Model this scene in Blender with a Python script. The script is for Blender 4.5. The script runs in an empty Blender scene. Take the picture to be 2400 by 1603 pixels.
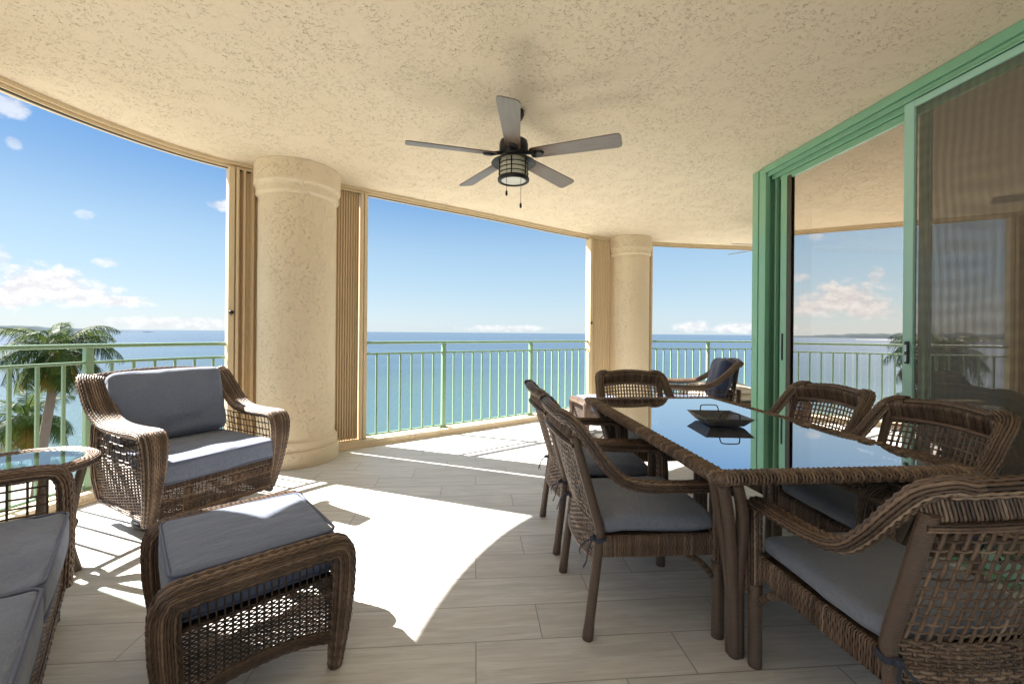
import bpy, math, random
import numpy as np
from math import radians, sin, cos, pi, sqrt, atan2
from mathutils import Matrix, Vector, noise as mnoise

sc = bpy.context.scene
COL = sc.collection
rng = np.random.default_rng(7)
random.seed(7)

# ------------------------------------------------------------------ camera
YAW, ROLL, EYE = radians(4.9), radians(0.5), 1.2
f_ = Vector((sin(YAW), cos(YAW), 0)); r_ = Vector((cos(YAW), -sin(YAW), 0)); u_ = Vector((0, 0, 1))
rr = r_ * cos(ROLL) + u_ * sin(ROLL); uu = u_ * cos(ROLL) - r_ * sin(ROLL)
cam_d = bpy.data.cameras.new('camera'); cam = bpy.data.objects.new('camera', cam_d); COL.objects.link(cam)
M = Matrix.Identity(4)
for i in range(3):
    M[i][0] = rr[i]; M[i][1] = uu[i]; M[i][2] = -f_[i]
M[0][3], M[1][3], M[2][3] = 0, 0, EYE
cam.matrix_world = M
cam_d.sensor_width = 36; cam_d.lens = 15.0
cam_d.shift_y = -21.5 / 2400
cam_d.clip_start = 0.02; cam_d.clip_end = 60000
sc.camera = cam

def pxdir(px, py):
    """Direction in the world of a point of the photograph (2400 x 1603)."""
    a = px - 1200; b = 780 - py
    u = (a * cos(ROLL) - b * sin(ROLL)) / 1000; v = (b * cos(ROLL) + a * sin(ROLL)) / 1000
    return Vector((f_.x + r_.x * u, f_.y + r_.y * u, v))

# ------------------------------------------------------------------ node helper
class NT:
    def __init__(s, tree): s.t = tree; s.n = tree.nodes; s.l = tree.links
    def set(s, sock, v):
        if v is None: return
        if hasattr(v, 'is_linked') or hasattr(v, 'links'): s.l.new(v, sock)
        else: sock.default_value = v
    def m(s, op, a, b=None, c=None, clamp=False):
        n = s.n.new('ShaderNodeMath'); n.operation = op; n.use_clamp = clamp
        for i, v in enumerate((a, b, c)): s.set(n.inputs[i], v) if v is not None else None
        return n.outputs[0]
    def vm(s, op, a, b=None):
        n = s.n.new('ShaderNodeVectorMath'); n.operation = op
        s.set(n.inputs[0], a)
        if b is not None: s.set(n.inputs['Scale'] if op == 'SCALE' else n.inputs[1], b)
        return n.outputs['Value'] if op in ('DOT_PRODUCT', 'LENGTH') else n.outputs[0]
    def mix(s, f, a, b, bt='MIX'):
        n = s.n.new('ShaderNodeMix'); n.data_type = 'RGBA'; n.blend_type = bt; n.clamp_factor = True
        s.set(n.inputs[0], f); s.set(n.inputs[6], a); s.set(n.inputs[7], b)
        return n.outputs[2]
    def noise(s, vec, scale, detail=3, rough=.5, dist=0):
        n = s.n.new('ShaderNodeTexNoise')
        if vec is not None: s.set(n.inputs['Vector'], vec)
        n.inputs['Scale'].default_value = scale; n.inputs['Detail'].default_value = detail
        n.inputs['Roughness'].default_value = rough; n.inputs['Distortion'].default_value = dist
        return n.outputs['Fac']
    def ss(s, v, a, b):
        n = s.n.new('ShaderNodeMapRange'); n.interpolation_type = 'SMOOTHSTEP'
        s.set(n.inputs[0], v); n.inputs[1].default_value = a; n.inputs[2].default_value = b
        return n.outputs[0]
    def lin(s, v, a, b, c=0., d=1.):
        n = s.n.new('ShaderNodeMapRange')
        s.set(n.inputs[0], v)
        for i, q in enumerate((a, b, c, d)): n.inputs[i + 1].default_value = q
        return n.outputs[0]
    def map(s, vec, scale=(1, 1, 1), loc=(0, 0, 0), rot=(0, 0, 0)):
        n = s.n.new('ShaderNodeMapping'); s.set(n.inputs[0], vec)
        n.inputs[1].default_value = loc; n.inputs[2].default_value = rot; n.inputs[3].default_value = scale
        return n.outputs[0]
    def sep(s, v):
        n = s.n.new('ShaderNodeSeparateXYZ'); s.set(n.inputs[0], v); return n.outputs
    def comb(s, x, y, z):
        n = s.n.new('ShaderNodeCombineXYZ')
        for i, v in enumerate((x, y, z)): s.set(n.inputs[i], v)
        return n.outputs[0]
    def pos(s): return s.n.new('ShaderNodeNewGeometry').outputs['Position']
    def obj(s): return s.n.new('ShaderNodeTexCoord').outputs['Object']
    def attr(s, name):
        n = s.n.new('ShaderNodeAttribute'); n.attribute_name = name; return n.outputs
    def bump(s, h, strength, dist):
        n = s.n.new('ShaderNodeBump'); s.set(n.inputs['Height'], h)
        n.inputs['Strength'].default_value = strength; n.inputs['Distance'].default_value = dist
        return n.outputs[0]

def rgb(*c): return (c[0], c[1], c[2], 1)

# ------------------------------------------------------------------ world, sun, exposure
SUNV = Vector((-2.73, 1.26, 2.64)).normalized()         # towards the sun
world = bpy.data.worlds.new('World'); sc.world = world; world.use_nodes = True
t = NT(world.node_tree); world.node_tree.nodes.clear()
sky = t.n.new('ShaderNodeTexSky'); sky.sky_type = 'NISHITA'; sky.sun_disc = False
sky.sun_elevation = math.asin(SUNV.z); sky.sun_rotation = atan2(SUNV.x, SUNV.y)
sky.altitude = 10; sky.air_density = 1.0; sky.dust_density = 0.4; sky.ozone_density = 1.6
dirv = t.n.new('ShaderNodeTexCoord').outputs['Generated']
el = t.sep(dirv)[2]
grad = t.mix(t.ss(el, -.02, .16), rgb(1.95, 2.4, 2.75), rgb(1.36, 2.02, 2.6)); grad = t.mix(t.ss(el, .12, .36), grad, rgb(.34, 1.03, 2.2)); grad = t.mix(t.ss(el, .40, .60), grad, rgb(5.6, 6.5, 7.8))  # last band: sky above the view brightened, added fill for the shade
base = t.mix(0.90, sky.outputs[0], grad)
nz = t.noise(t.map(dirv, (1, 1, 1.5)), 13, 7, .62, .3)
nz2 = t.noise(t.map(dirv, (1, 1, 1.6)), 48, 6, .65)
cloudm = None
CL = [(112, 655, 95, 48, 1.0), (45, 672, 70, 36, .95), (190, 678, 85, 30, .9), (262, 690, 60, 18, .85),
      (22, 245, 34, 24, .6), (32, 326, 12, 14, .4), (516, 472, 26, 13, .75), (197, 493, 17, 12, .35),
      (240, 603, 24, 11, .55), (2, 590, 18, 26, .5), (410, 741, 110, 13, .6), (280, 738, 60, 10, .45),
      (1165, 753, 100, 8, .6), (1585, 750, 40, 12, .75), (1700, 751, 70, 13, .7),
      (-350, 690, 240, 16, .35), (-700, 640, 300, 20, .4)]
for (cx, cy, sx, sy, amt) in CL:
    d = pxdir(cx * 1.0222, cy * 1.0222); L = d.length; d.normalize()
    ax = Vector((d.y, -d.x, 0)).normalized(); bx_ = ax.cross(d)
    x = t.m('DIVIDE', t.vm('DOT_PRODUCT', dirv, tuple(ax)), sx * 1.0222 / 1000 / L * 1.0)
    y = t.m('DIVIDE', t.vm('DOT_PRODUCT', dirv, tuple(bx_)), sy * 1.0222 / 1000 / L)
    r = t.m('SQRT', t.m('ADD', t.m('MULTIPLY', x, x), t.m('MULTIPLY', y, y)))
    q = t.m('ADD', t.m('SUBTRACT', 1.25, r), t.m('ADD', t.m('MULTIPLY', t.m('SUBTRACT', nz, .5), 1.7),
                                                  t.m('MULTIPLY', t.m('SUBTRACT', nz2, .5), 1.5)))
    fr = t.ss(t.vm('DOT_PRODUCT', dirv, tuple(d)), .5, .6)
    q = t.m('MULTIPLY', t.m('MULTIPLY', t.ss(q, 0.0, .75), amt), fr)
    cloudm = q if cloudm is None else t.m('MAXIMUM', cloudm, q)
CLOUD_L = 3.7
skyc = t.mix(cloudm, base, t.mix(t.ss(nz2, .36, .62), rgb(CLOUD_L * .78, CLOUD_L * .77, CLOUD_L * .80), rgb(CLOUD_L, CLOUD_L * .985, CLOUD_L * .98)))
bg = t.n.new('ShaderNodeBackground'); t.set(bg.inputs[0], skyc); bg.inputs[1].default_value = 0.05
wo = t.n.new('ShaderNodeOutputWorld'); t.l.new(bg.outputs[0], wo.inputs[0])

sun_d = bpy.data.lights.new('sun', 'SUN'); sun = bpy.data.objects.new('sun', sun_d); COL.objects.link(sun)
sun_d.energy = 4.0; sun_d.angle = radians(0.5); sun_d.color = (1.0, 0.95, 0.87)
sun.rotation_euler = SUNV.to_track_quat('Z', 'Y').to_euler()

sc.view_settings.view_transform = 'Standard'; sc.view_settings.look = 'None'
sc.view_settings.exposure = 2.62; sc.view_settings.gamma = 1.0
sc.cycles.max_bounces = 14; sc.cycles.diffuse_bounces = 8; sc.cycles.glossy_bounces = 5
sc.cycles.transparent_max_bounces = 14; sc.cycles.sample_clamp_indirect = 8
sc.cycles.use_denoising = True

# ------------------------------------------------------------------ mesh builder
def V(a): return np.asarray(a, float)
def unit(a):
    n = np.linalg.norm(a, axis=-1, keepdims=True); n[n == 0] = 1; return a / n
def spath(pts, ds, closed=False):
    """Catmull-Rom through pts, resampled every ds metres."""
    P = V(pts); n = len(P)
    if n == 2:
        k = max(1, int(round(np.linalg.norm(P[1] - P[0]) / ds))); s = np.linspace(0, 1, k + 1)[:, None]
        return P[0] * (1 - s) + P[1] * s
    out = []
    for i in range(n if closed else n - 1):
        if closed: p0, p1, p2, p3 = P[(i - 1) % n], P[i], P[(i + 1) % n], P[(i + 2) % n]
        else:
            p1, p2 = P[i], P[i + 1]
            p0 = P[i - 1] if i > 0 else 2 * p1 - p2
            p3 = P[i + 2] if i + 2 < n else 2 * p2 - p1
        s = np.linspace(0, 1, 24, endpoint=False)[:, None]
        out.append(.5 * (2 * p1 + (p2 - p0) * s + (2 * p0 - 5 * p1 + 4 * p2 - p3) * s ** 2 + (3 * p1 - p0 - 3 * p2 + p3) * s ** 3))
    out = np.concatenate(out + [P[:1] if closed else P[-1:]])
    return resample(out, ds)
def resample(P, ds, n=None):
    d = np.concatenate([[0], np.cumsum(np.linalg.norm(np.diff(P, axis=0), axis=1))])
    n = n or max(2, int(round(d[-1] / ds)) + 1)
    s = np.linspace(0, d[-1], n)
    return np.stack([np.interp(s, d, P[:, k]) for k in range(P.shape[1])], 1)
def circ(r, n, r2=None):
    a = np.arange(n) * 2 * pi / n; return np.stack([r * np.cos(a), (r2 or r) * np.sin(a)], 1)
def rrect(w, h, r, k=3):
    o = []
    for cx, cy, a0 in ((w / 2 - r, h / 2 - r, 0), (-w / 2 + r, h / 2 - r, pi / 2), (-w / 2 + r, -h / 2 + r, pi), (w / 2 - r, -h / 2 + r, 3 * pi / 2)):
        for i in range(k + 1):
            a = a0 + i * pi / 2 / k; o.append((cx + r * cos(a), cy + r * sin(a)))
    return V(o)

class MB:
    def __init__(s): s.v = []; s.f = []; s.ng = []; s.at = []; s.sm = []; s.n = 0; s.mi = []; s.mat = 0; s.ngm = []
    def add(s, verts, quads, rnd=.5, smooth=True, ngons=()):
        verts = V(verts).reshape(-1, 3); q = np.asarray(quads, int).reshape(-1, 4) + s.n
        s.v.append(verts); s.f.append(q); s.at.append(np.broadcast_to(np.asarray(rnd, float), (len(verts),)))
        s.sm.append(np.full(len(q), smooth)); s.mi.append(np.full(len(q), s.mat))
        for g in ngons: s.ng.append([i + s.n for i in g]); s.ngm.append(s.mat)
        s.n += len(verts)
    def tube(s, path, prof, ref=(0, 0, 1), closed=False, cap=True, rnd=.5, smooth=True, scale=None):
        P = V(path); n = len(P); m = len(prof)
        T = (np.roll(P, -1, 0) - np.roll(P, 1, 0)) if closed else np.gradient(P, axis=0)
        T = unit(T); R = np.broadcast_to(V(ref), P.shape)
        N = unit(R - (R * T).sum(1, keepdims=True) * T); B = np.cross(T, N)
        pr = np.broadcast_to(V(prof), (n, m, 2))
        if scale is not None: pr = pr * np.asarray(scale, float).reshape(n, 1, -1)
        vs = P[:, None] + pr[:, :, :1] * N[:, None] + pr[:, :, 1:] * B[:, None]
        i = np.arange(n if closed else n - 1)[:, None]; j = np.arange(m)[None]
        i2 = (i + 1) % n; j2 = (j + 1) % m
        q = np.stack(np.broadcast_arrays(i * m + j, i * m + j2, i2 * m + j2, i2 * m + j), -1)
        ng = [] if (closed or not cap) else [list(range(m))[::-1], [(n - 1) * m + k for k in range(m)]]
        s.add(vs.reshape(-1, 3), q.reshape(-1, 4), rnd, smooth, ng)
        return P, N, B
    def frame(s, path, ref, closed=False):
        P = V(path); T = (np.roll(P, -1, 0) - np.roll(P, 1, 0)) if closed else np.gradient(P, axis=0)
        T = unit(T); R = np.broadcast_to(V(ref), P.shape)
        N = unit(R - (R * T).sum(1, keepdims=True) * T); return P, T, N, np.cross(T, N)
    def clad(s, path, prof, ref, nstr, r, amp=.0022, period=.03, core=True, scale=None, closed=False, jit=.35):
        """Strands of wicker laid along a path round a hidden core, going over and under hidden stakes."""
        P, T, N, B = s.frame(path, ref, closed)
        L = np.concatenate([[0], np.cumsum(np.linalg.norm(np.diff(P, axis=0), axis=1))])
        pp = resample(np.concatenate([prof, prof[:1]]), 0, nstr + 1)[:-1]
        e = np.roll(pp, -1, 0) - np.roll(pp, 1, 0); nn = unit(np.stack([e[:, 1], -e[:, 0]], 1))
        sca = np.ones((len(P), 2)) if scale is None else np.broadcast_to(np.asarray(scale, float).reshape(len(P), -1), (len(P), 2))
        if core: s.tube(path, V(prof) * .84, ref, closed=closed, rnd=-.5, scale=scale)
        np_ = max(1, round(L[-1] / period)); per = L[-1] / np_
        for k in range(nstr):
            o = amp * np.sin(2 * pi * L / per + pi * (k % 2) + rng.normal() * jit)
            a = pp[k, 0] * sca[:, 0] + nn[k, 0] * o; b = pp[k, 1] * sca[:, 1] + nn[k, 1] * o
            pk = P + N * a[:, None] + B * b[:, None]
            on = N * nn[k, 0] + B * nn[k, 1]
            s.tube(pk, circ(r * .75, 5, r * .95), on, closed=closed, rnd=float(np.clip(rng.normal(.5, .3), 0, 1)))
    def wrap(s, path, prof, ref, pitch, r, amp=.0015, period=.03, core=True, m=16, scale=None, closed=False, slant=0.):
        """Strands of wicker wound round a path, one ring after another."""
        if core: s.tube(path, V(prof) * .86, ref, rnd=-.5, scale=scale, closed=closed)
        P0 = V(path); P = resample(P0, pitch); 
        R = np.broadcast_to(V(ref), P0.shape)
        L0 = np.concatenate([[0], np.cumsum(np.linalg.norm(np.diff(P0, axis=0), axis=1))]); Ls = np.linspace(0, L0[-1], len(P))
        Rr = np.stack([np.interp(Ls, L0, R[:, k]) for k in range(3)], 1)
        sca = None if scale is None else np.stack([np.interp(Ls, L0, np.broadcast_to(np.asarray(scale, float).reshape(len(P0), -1), (len(P0), 2))[:, k]) for k in range(2)], 1)
        P, T, N, B = s.frame(P, Rr)
        pp = resample(np.concatenate([prof, prof[:1]]), 0, m + 1)[:-1]
        e = np.roll(pp, -1, 0) - np.roll(pp, 1, 0); nn = unit(np.stack([e[:, 1], -e[:, 0]], 1))
        per = np.linalg.norm(np.roll(pp, -1, 0) - pp, axis=1); pl = np.cumsum(per); npd = max(1, round(pl[-1] / period))
        for i in range(len(P)):
            o = amp * np.sin(2 * pi * pl / pl[-1] * npd + pi * (i % 2) * (1 if amp else 0) + i * slant)
            sx, sy = (1, 1) if sca is None else sca[i]
            a = pp[:, 0] * sx + nn[:, 0] * o; b = pp[:, 1] * sy + nn[:, 1] * o
            pk = P[i] + a[:, None] * N[i] + b[:, None] * B[i] + (slant * .0 * T[i])
            on = nn[:, :1] * N[i] + nn[:, 1:] * B[i]
            s.tube(pk, circ(r * .7, 4, r * .92), on, closed=True, rnd=float(np.clip(rng.normal(.5, .17), 0, 1)))
    def weave(s, Pf, us, vs, wu=(.006, .0025), wv=(.005, .0025), amp=.003, sub=2, open_=None):
        """Warps along v at the given us, wefts along u at the given vs, over and under each other. Pf(u,v) -> points."""
        us = V(us); vs = V(vs)
        def nrm(u, v):
            e = 1e-3
            return unit(np.cross(Pf(u + e, v) - Pf(u - e, v), Pf(u, v + e) - Pf(u, v - e)))
        def dens(a):
            i = np.linspace(0, len(a) - 1, (len(a) - 1) * sub + 1); return i, np.interp(i, np.arange(len(a)), a)
        iv, vd = dens(vs); iu, ud = dens(us)
        for i, u in enumerate(us):
            n = nrm(np.full_like(vd, u), vd)
            p = Pf(np.full_like(vd, u), vd) + n * (amp * np.cos(pi * (iv + i)))[:, None] * .35
            s.tube(p, circ(wu[1], 4, wu[0]), n, rnd=float(np.clip(rng.normal(.45, .2), 0, 1)))
        for j, v in enumerate(vs):
            n = nrm(ud, np.full_like(ud, v))
            p = Pf(ud, np.full_like(ud, v)) - n * (amp * np.cos(pi * (iu + j)))[:, None]
            s.tube(p, circ(wv[1], 4, wv[0]), n, rnd=float(np.clip(rng.normal(.5, .22), 0, 1)))
    def box(s, c, d, rot=0, smooth=False, bev=0.0, rnd=.5):
        x, y, z = [q / 2 for q in d]
        if bev > 0:
            pr = rrect(d[0], d[1], min(bev, min(d[0], d[1]) * .49), 2); b = min(bev, d[2] * .49)
            zs = [-z, -z + b * .3, -z + b, z - b, z - b * .3, z]
            k = 1 - 2 * V([b, b * .3, 0, 0, b * .3, b])[:, None] / V([d[0], d[1]])[None]
            m = len(pr); vs = np.concatenate([np.column_stack([pr * k[i], np.full(m, zs[i])]) for i in range(6)])
            q = [(i * m + j, i * m + (j + 1) % m, (i + 1) * m + (j + 1) % m, (i + 1) * m + j) for i in range(5) for j in range(m)]
            ng = [list(range(m))[::-1], [5 * m + j for j in range(m)]]
        else:
            vs = V([(sx * x, sy * y, sz * z) for sz in (-1, 1) for sx, sy in ((-1, -1), (1, -1), (1, 1), (-1, 1))])
            q = [(3, 2, 1, 0), (4, 5, 6, 7), (0, 1, 5, 4), (1, 2, 6, 5), (2, 3, 7, 6), (3, 0, 4, 7)]; ng = []
        ca, sa = cos(rot), sin(rot)
        vs = np.column_stack([vs[:, 0] * ca - vs[:, 1] * sa, vs[:, 0] * sa + vs[:, 1] * ca, vs[:, 2]]) + V(c)
        s.add(vs, q, rnd, smooth, ng)
    def lathe(s, prof, c=(0, 0, 0), n=32, smooth=True, rnd=.5, cap=False):
        pr = V(prof); a = np.arange(n) * 2 * pi / n; m = len(pr)
        vs = np.stack([pr[:, None, 0] * np.cos(a), pr[:, None, 0] * np.sin(a), np.broadcast_to(pr[:, None, 1], (m, n))], -1) + V(c)
        q = [(i * n + j, i * n + (j + 1) % n, (i + 1) * n + (j + 1) % n, (i + 1) * n + j) for i in range(m - 1) for j in range(n)]
        ng = [list(range(n))[::-1], [(m - 1) * n + j for j in range(n)]] if cap else []
        s.add(vs.reshape(-1, 3), q, rnd, smooth, ng)
    def cushion(s, c, w, d, h, crown=.02, rad=.03, n=22, seed=0, wr=.004, rot=None, taper=0.):
        """Soft rounded box with a crowned top and bottom and a little creasing."""
        g = np.linspace(-1, 1, n); g = np.sign(g) * (1 - (1 - np.abs(g)) ** 1.6)
        A, Bq = np.meshgrid(g, g, indexing='ij'); one = np.ones_like(A)
        faces = [(A, Bq, one), (A, -Bq, -one), (A, -one, Bq), (A, one, -Bq), (one, A, Bq), (-one, A, -Bq)]
        R = np.eye(3) if rot is None else V(rot)
        for x, y, z in faces:
            p = np.stack([x * w / 2, y * d / 2, z * h / 2], -1).reshape(-1, 3)
            core = V([w / 2 - rad, d / 2 - rad, h / 2 - min(rad, h * .45)])
            cl = np.clip(p, -core, core); dv = p - cl; ln = np.linalg.norm(dv, axis=1, keepdims=True)
            rr_ = V([rad, rad, min(rad, h * .45)])
            p = np.where(ln > 1e-9, cl + dv / np.maximum(ln, 1e-9) * rr_, p)
            ex = np.clip(1 - (p[:, 0] / (w / 2)) ** 2, 0, 1); ey = np.clip(1 - (p[:, 1] / (d / 2)) ** 2, 0, 1)
            p[:, 2] += (p[:, 2] / (h / 2)) * crown * ex ** .6 * ey ** .6
            ez = np.clip(1 - (p[:, 2] / (h / 2 + crown)) ** 2, 0, 1)
            p[:, 0] += np.sign(p[:, 0]) * (np.abs(p[:, 0]) > w / 2 - rad) * .008 * ez * ey
            p[:, 1] += np.sign(p[:, 1]) * (np.abs(p[:, 1]) > d / 2 - rad) * .008 * ez * ex
            for i in range(len(p)):
                q = Vector(p[i]) 
                p[i, 2] += 2.2 * wr * (mnoise.noise(Vector((q.x * 7 + seed, q.y * 5, q.z * 6))) + .6 * mnoise.noise(Vector((q.x * 4 + q.y * 16 + seed, q.y * 3 - q.x * 3, 3.1))))
            p = p @ R.T + V(c)
            i = np.arange(n - 1)[:, None]; j = np.arange(n - 1)[None]
            q = np.stack(np.broadcast_arrays(i * n + j, (i + 1) * n + j, (i + 1) * n + j + 1, i * n + j + 1), -1).reshape(-1, 4)
            s.add(p, q, .5)
        return s
    def build(s, name, mat, parent=None, loc=None, weld=False):
        me = bpy.data.meshes.new(name)
        v = np.concatenate(s.v); f = np.concatenate(s.f) if s.f else np.zeros((0, 4), int)
        nq = len(f); ngl = [len(g) for g in s.ng]
        li = np.concatenate([f.reshape(-1)] + [np.asarray(g) for g in s.ng]).astype(np.int32)
        tot = np.concatenate([np.full(nq, 4), np.asarray(ngl, int)]).astype(np.int32)
        st = np.concatenate([[0], np.cumsum(tot)[:-1]]).astype(np.int32)
        me.vertices.add(len(v)); me.vertices.foreach_set('co', v.astype(np.float32).reshape(-1))
        me.loops.add(len(li)); me.loops.foreach_set('vertex_index', li)
        me.polygons.add(len(tot)); me.polygons.foreach_set('loop_start', st)
        sm = np.concatenate([np.concatenate(s.sm) if s.sm else np.zeros(0, bool), np.zeros(len(ngl), bool)])
        me.polygons.foreach_set('use_smooth', sm)
        mats = mat if isinstance(mat, (list, tuple)) else [mat]
        for q in mats: me.materials.append(q)
        if len(mats) > 1:
            me.polygons.foreach_set('material_index', np.concatenate([np.concatenate(s.mi), np.asarray(s.ngm, int)]).astype(np.int32))
        a = me.attributes.new('rnd', 'FLOAT', 'POINT'); a.data.foreach_set('value', np.concatenate(s.at).astype(np.float32))
        me.update(calc_edges=True); me.validate()
        if weld:
            import bmesh
            bm = bmesh.new(); bm.from_mesh(me); bmesh.ops.remove_doubles(bm, verts=bm.verts, dist=1e-5); bm.to_mesh(me); bm.free()
        o = bpy.data.objects.new(name, me); COL.objects.link(o)
        if parent is not None: o.parent = parent
        if loc is not None: o.location = loc
        return o

def tag(o, label, cat, group=None):
    o['label'] = label; o['category'] = cat
    if group: o['group'] = group
    return o
def thing(name, label, cat, loc=(0, 0, 0), rz=0, group=None):
    o = bpy.data.objects.new(name, None); COL.objects.link(o); o.location = loc; o.rotation_euler = (0, 0, rz)
    o.empty_display_size = .1
    return tag(o, label, cat, group)
def structure(o): o['kind'] = 'structure'; return o
def kids(o): return [c for c in COL.objects if c.parent == o]
def copy_tree(o, loc, rz, label=None, group=None, parent=None):
    c = o.copy(); COL.objects.link(c)
    if parent is None:
        c.location = loc; c.rotation_euler = (0, 0, rz)
        if label: c['label'] = label
        if group: c['group'] = group
    else: c.parent = parent
    for k in kids(o): copy_tree(k, None, None, parent=c)
    return c

# ------------------------------------------------------------------ materials
def mat(name):
    m = bpy.data.materials.new(name); m.use_nodes = True; m.node_tree.nodes.clear()
    t = NT(m.node_tree); out = t.n.new('ShaderNodeOutputMaterial')
    return m, t, out
def principled(t, out, color, rough=.5, normal=None, metal=0., spec=.5, coat=0.):
    p = t.n.new('ShaderNodeBsdfPrincipled')
    t.set(p.inputs['Base Color'], color); t.set(p.inputs['Roughness'], rough); p.inputs['Metallic'].default_value = metal
    p.inputs['Specular IOR Level'].default_value = spec; p.inputs['Coat Weight'].default_value = coat
    if normal is not None: t.set(p.inputs['Normal'], normal)
    t.l.new(p.outputs[0], out.inputs[0]); return p

def simple(name, color, rough=.5, metal=0., spec=.5, var=.06, scale=6, coat=0., bump=0., bscale=60):
    m, t, out = mat(name); o = t.pos()
    n = t.noise(o, scale, 4)
    c = t.mix(n, rgb(*[q * (1 - var) for q in color]), rgb(*[min(1, q * (1 + var)) for q in color]))
    r = rough
    nm = t.bump(t.noise(o, bscale, 3), bump, .002) if bump else None
    principled(t, out, c, r, nm, metal, spec, coat); return m

def wicker(name, dark, mid, light, rough=.42):
    m, t, out = mat(name); o = t.obj()
    a = t.attr('rnd')[2]
    n = t.noise(o, 60, 3); n2 = t.noise(o, 9, 3)
    f = t.m('ADD', t.m('MULTIPLY', a, .85), t.m('MULTIPLY', t.m('SUBTRACT', n2, .42), .7))
    c = t.mix(t.ss(f, .1, .6), rgb(*dark), rgb(*mid)); c = t.mix(t.ss(f, .5, 1.0), c, rgb(*light))
    c = t.mix(t.m('MULTIPLY', t.ss(n, .45, .75), .35), c, rgb(*[q * .55 for q in dark]))
    c = t.mix(t.ss(a, -.02, -.2), c, rgb(.010, .007, .005))  # core near black: shade of the gaps between strands put into the colour
    principled(t, out, c, t.lin(n, .3, .7, rough - .08, rough + .12), t.bump(n, .25, .001), 0, .5); return m
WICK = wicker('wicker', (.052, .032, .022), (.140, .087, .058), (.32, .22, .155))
WICK_LIFT = wicker('wicker_lifted', (.064, .039, .026), (.172, .108, .071), (.38, .27, .185))  # wicker lightened for the dining set, lifting its shade by colour
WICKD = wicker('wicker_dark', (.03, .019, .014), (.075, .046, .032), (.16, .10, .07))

def legwrap():
    m, t, out = mat('wrapped_leg'); o = t.obj(); z = t.sep(o)[2]
    w = t.m('SINE', t.m('MULTIPLY', t.m('ADD', z, t.m('MULTIPLY', t.noise(o, 30, 2), .004)), 1400))
    n = t.noise(t.map(o, (3, 3, 40)), 5, 3)
    c = t.mix(n, rgb(.075, .048, .034), rgb(.165, .108, .075))
    principled(t, out, c, .38, t.bump(w, .5, .0015), 0, .5); return m
LEGW = legwrap()

def fabric(name, c1, c2):
    m, t, out = mat(name); o = t.obj()
    wx = t.noise(t.map(o, (900, 60, 60)), 1, 2); wy = t.noise(t.map(o, (60, 900, 60)), 1, 2)
    w = t.m('ADD', wx, wy); n = t.noise(o, 5, 4)
    c = t.mix(t.lin(w, .7, 1.3), rgb(*c1), rgb(*c2))
    c = t.mix(t.m('MULTIPLY', t.ss(n, .45, .75), .25), c, rgb(*[q * 1.2 for q in c2]))
    wr = t.noise(t.map(o, (6, 14, 10)), 1.6, 4, .55)
    h = t.m('ADD', t.m('MULTIPLY', w, .04), wr)
    p = principled(t, out, c, .9, t.bump(h, .7, .016), 0, .25)
    p.inputs['Sheen Weight'].default_value = .25; p.inputs['Sheen Roughness'].default_value = .5
    return m
FAB = fabric('cushion_fabric', (.135, .162, .24), (.185, .216, .305))
PIPE = simple('piping_fabric', (.15, .17, .25), .9, spec=.2)
FABD = fabric('seat_fabric', (.155, .170, .210), (.205, .222, .268))
FABN = fabric('navy_fabric', (.03, .042, .085), (.045, .06, .115))
FABB = fabric('beige_fabric', (.50, .45, .37), (.60, .55, .46))
TIE = simple('tie_fabric', (.045, .05, .07), .9, spec=.2)

def stucco(name, c1, c2, sc_=1., strength=.6, groove_shade=.5):
    m, t, out = mat(name); o = t.pos()
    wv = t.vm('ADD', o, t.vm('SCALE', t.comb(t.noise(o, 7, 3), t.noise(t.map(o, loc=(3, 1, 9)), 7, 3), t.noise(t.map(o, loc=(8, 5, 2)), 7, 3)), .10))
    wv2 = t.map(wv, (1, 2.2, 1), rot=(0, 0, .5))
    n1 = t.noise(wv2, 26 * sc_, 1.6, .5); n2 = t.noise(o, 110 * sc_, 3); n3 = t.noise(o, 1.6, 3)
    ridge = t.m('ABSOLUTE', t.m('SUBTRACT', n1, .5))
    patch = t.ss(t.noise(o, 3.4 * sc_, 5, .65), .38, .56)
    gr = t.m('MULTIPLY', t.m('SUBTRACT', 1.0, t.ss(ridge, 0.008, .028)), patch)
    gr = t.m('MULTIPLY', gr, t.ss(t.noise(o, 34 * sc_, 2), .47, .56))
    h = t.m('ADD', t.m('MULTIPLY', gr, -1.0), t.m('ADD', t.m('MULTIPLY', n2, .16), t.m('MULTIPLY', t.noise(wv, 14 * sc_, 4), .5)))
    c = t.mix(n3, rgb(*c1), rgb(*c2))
    c = t.mix(t.m('MULTIPLY', gr, groove_shade), c, rgb(c1[0] * .45, c1[1] * .40, c1[2] * .33))  # shade in the trowel grooves painted into the stucco colour
    principled(t, out, c, .88, t.bump(h, strength, .012), 0, .3); return m
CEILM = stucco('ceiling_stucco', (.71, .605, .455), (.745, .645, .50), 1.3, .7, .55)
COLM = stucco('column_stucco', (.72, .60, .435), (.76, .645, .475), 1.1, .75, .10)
WALLM = stucco('wall_stucco', (.68, .55, .36), (.72, .59, .40), 1., .4, .2)

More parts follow.
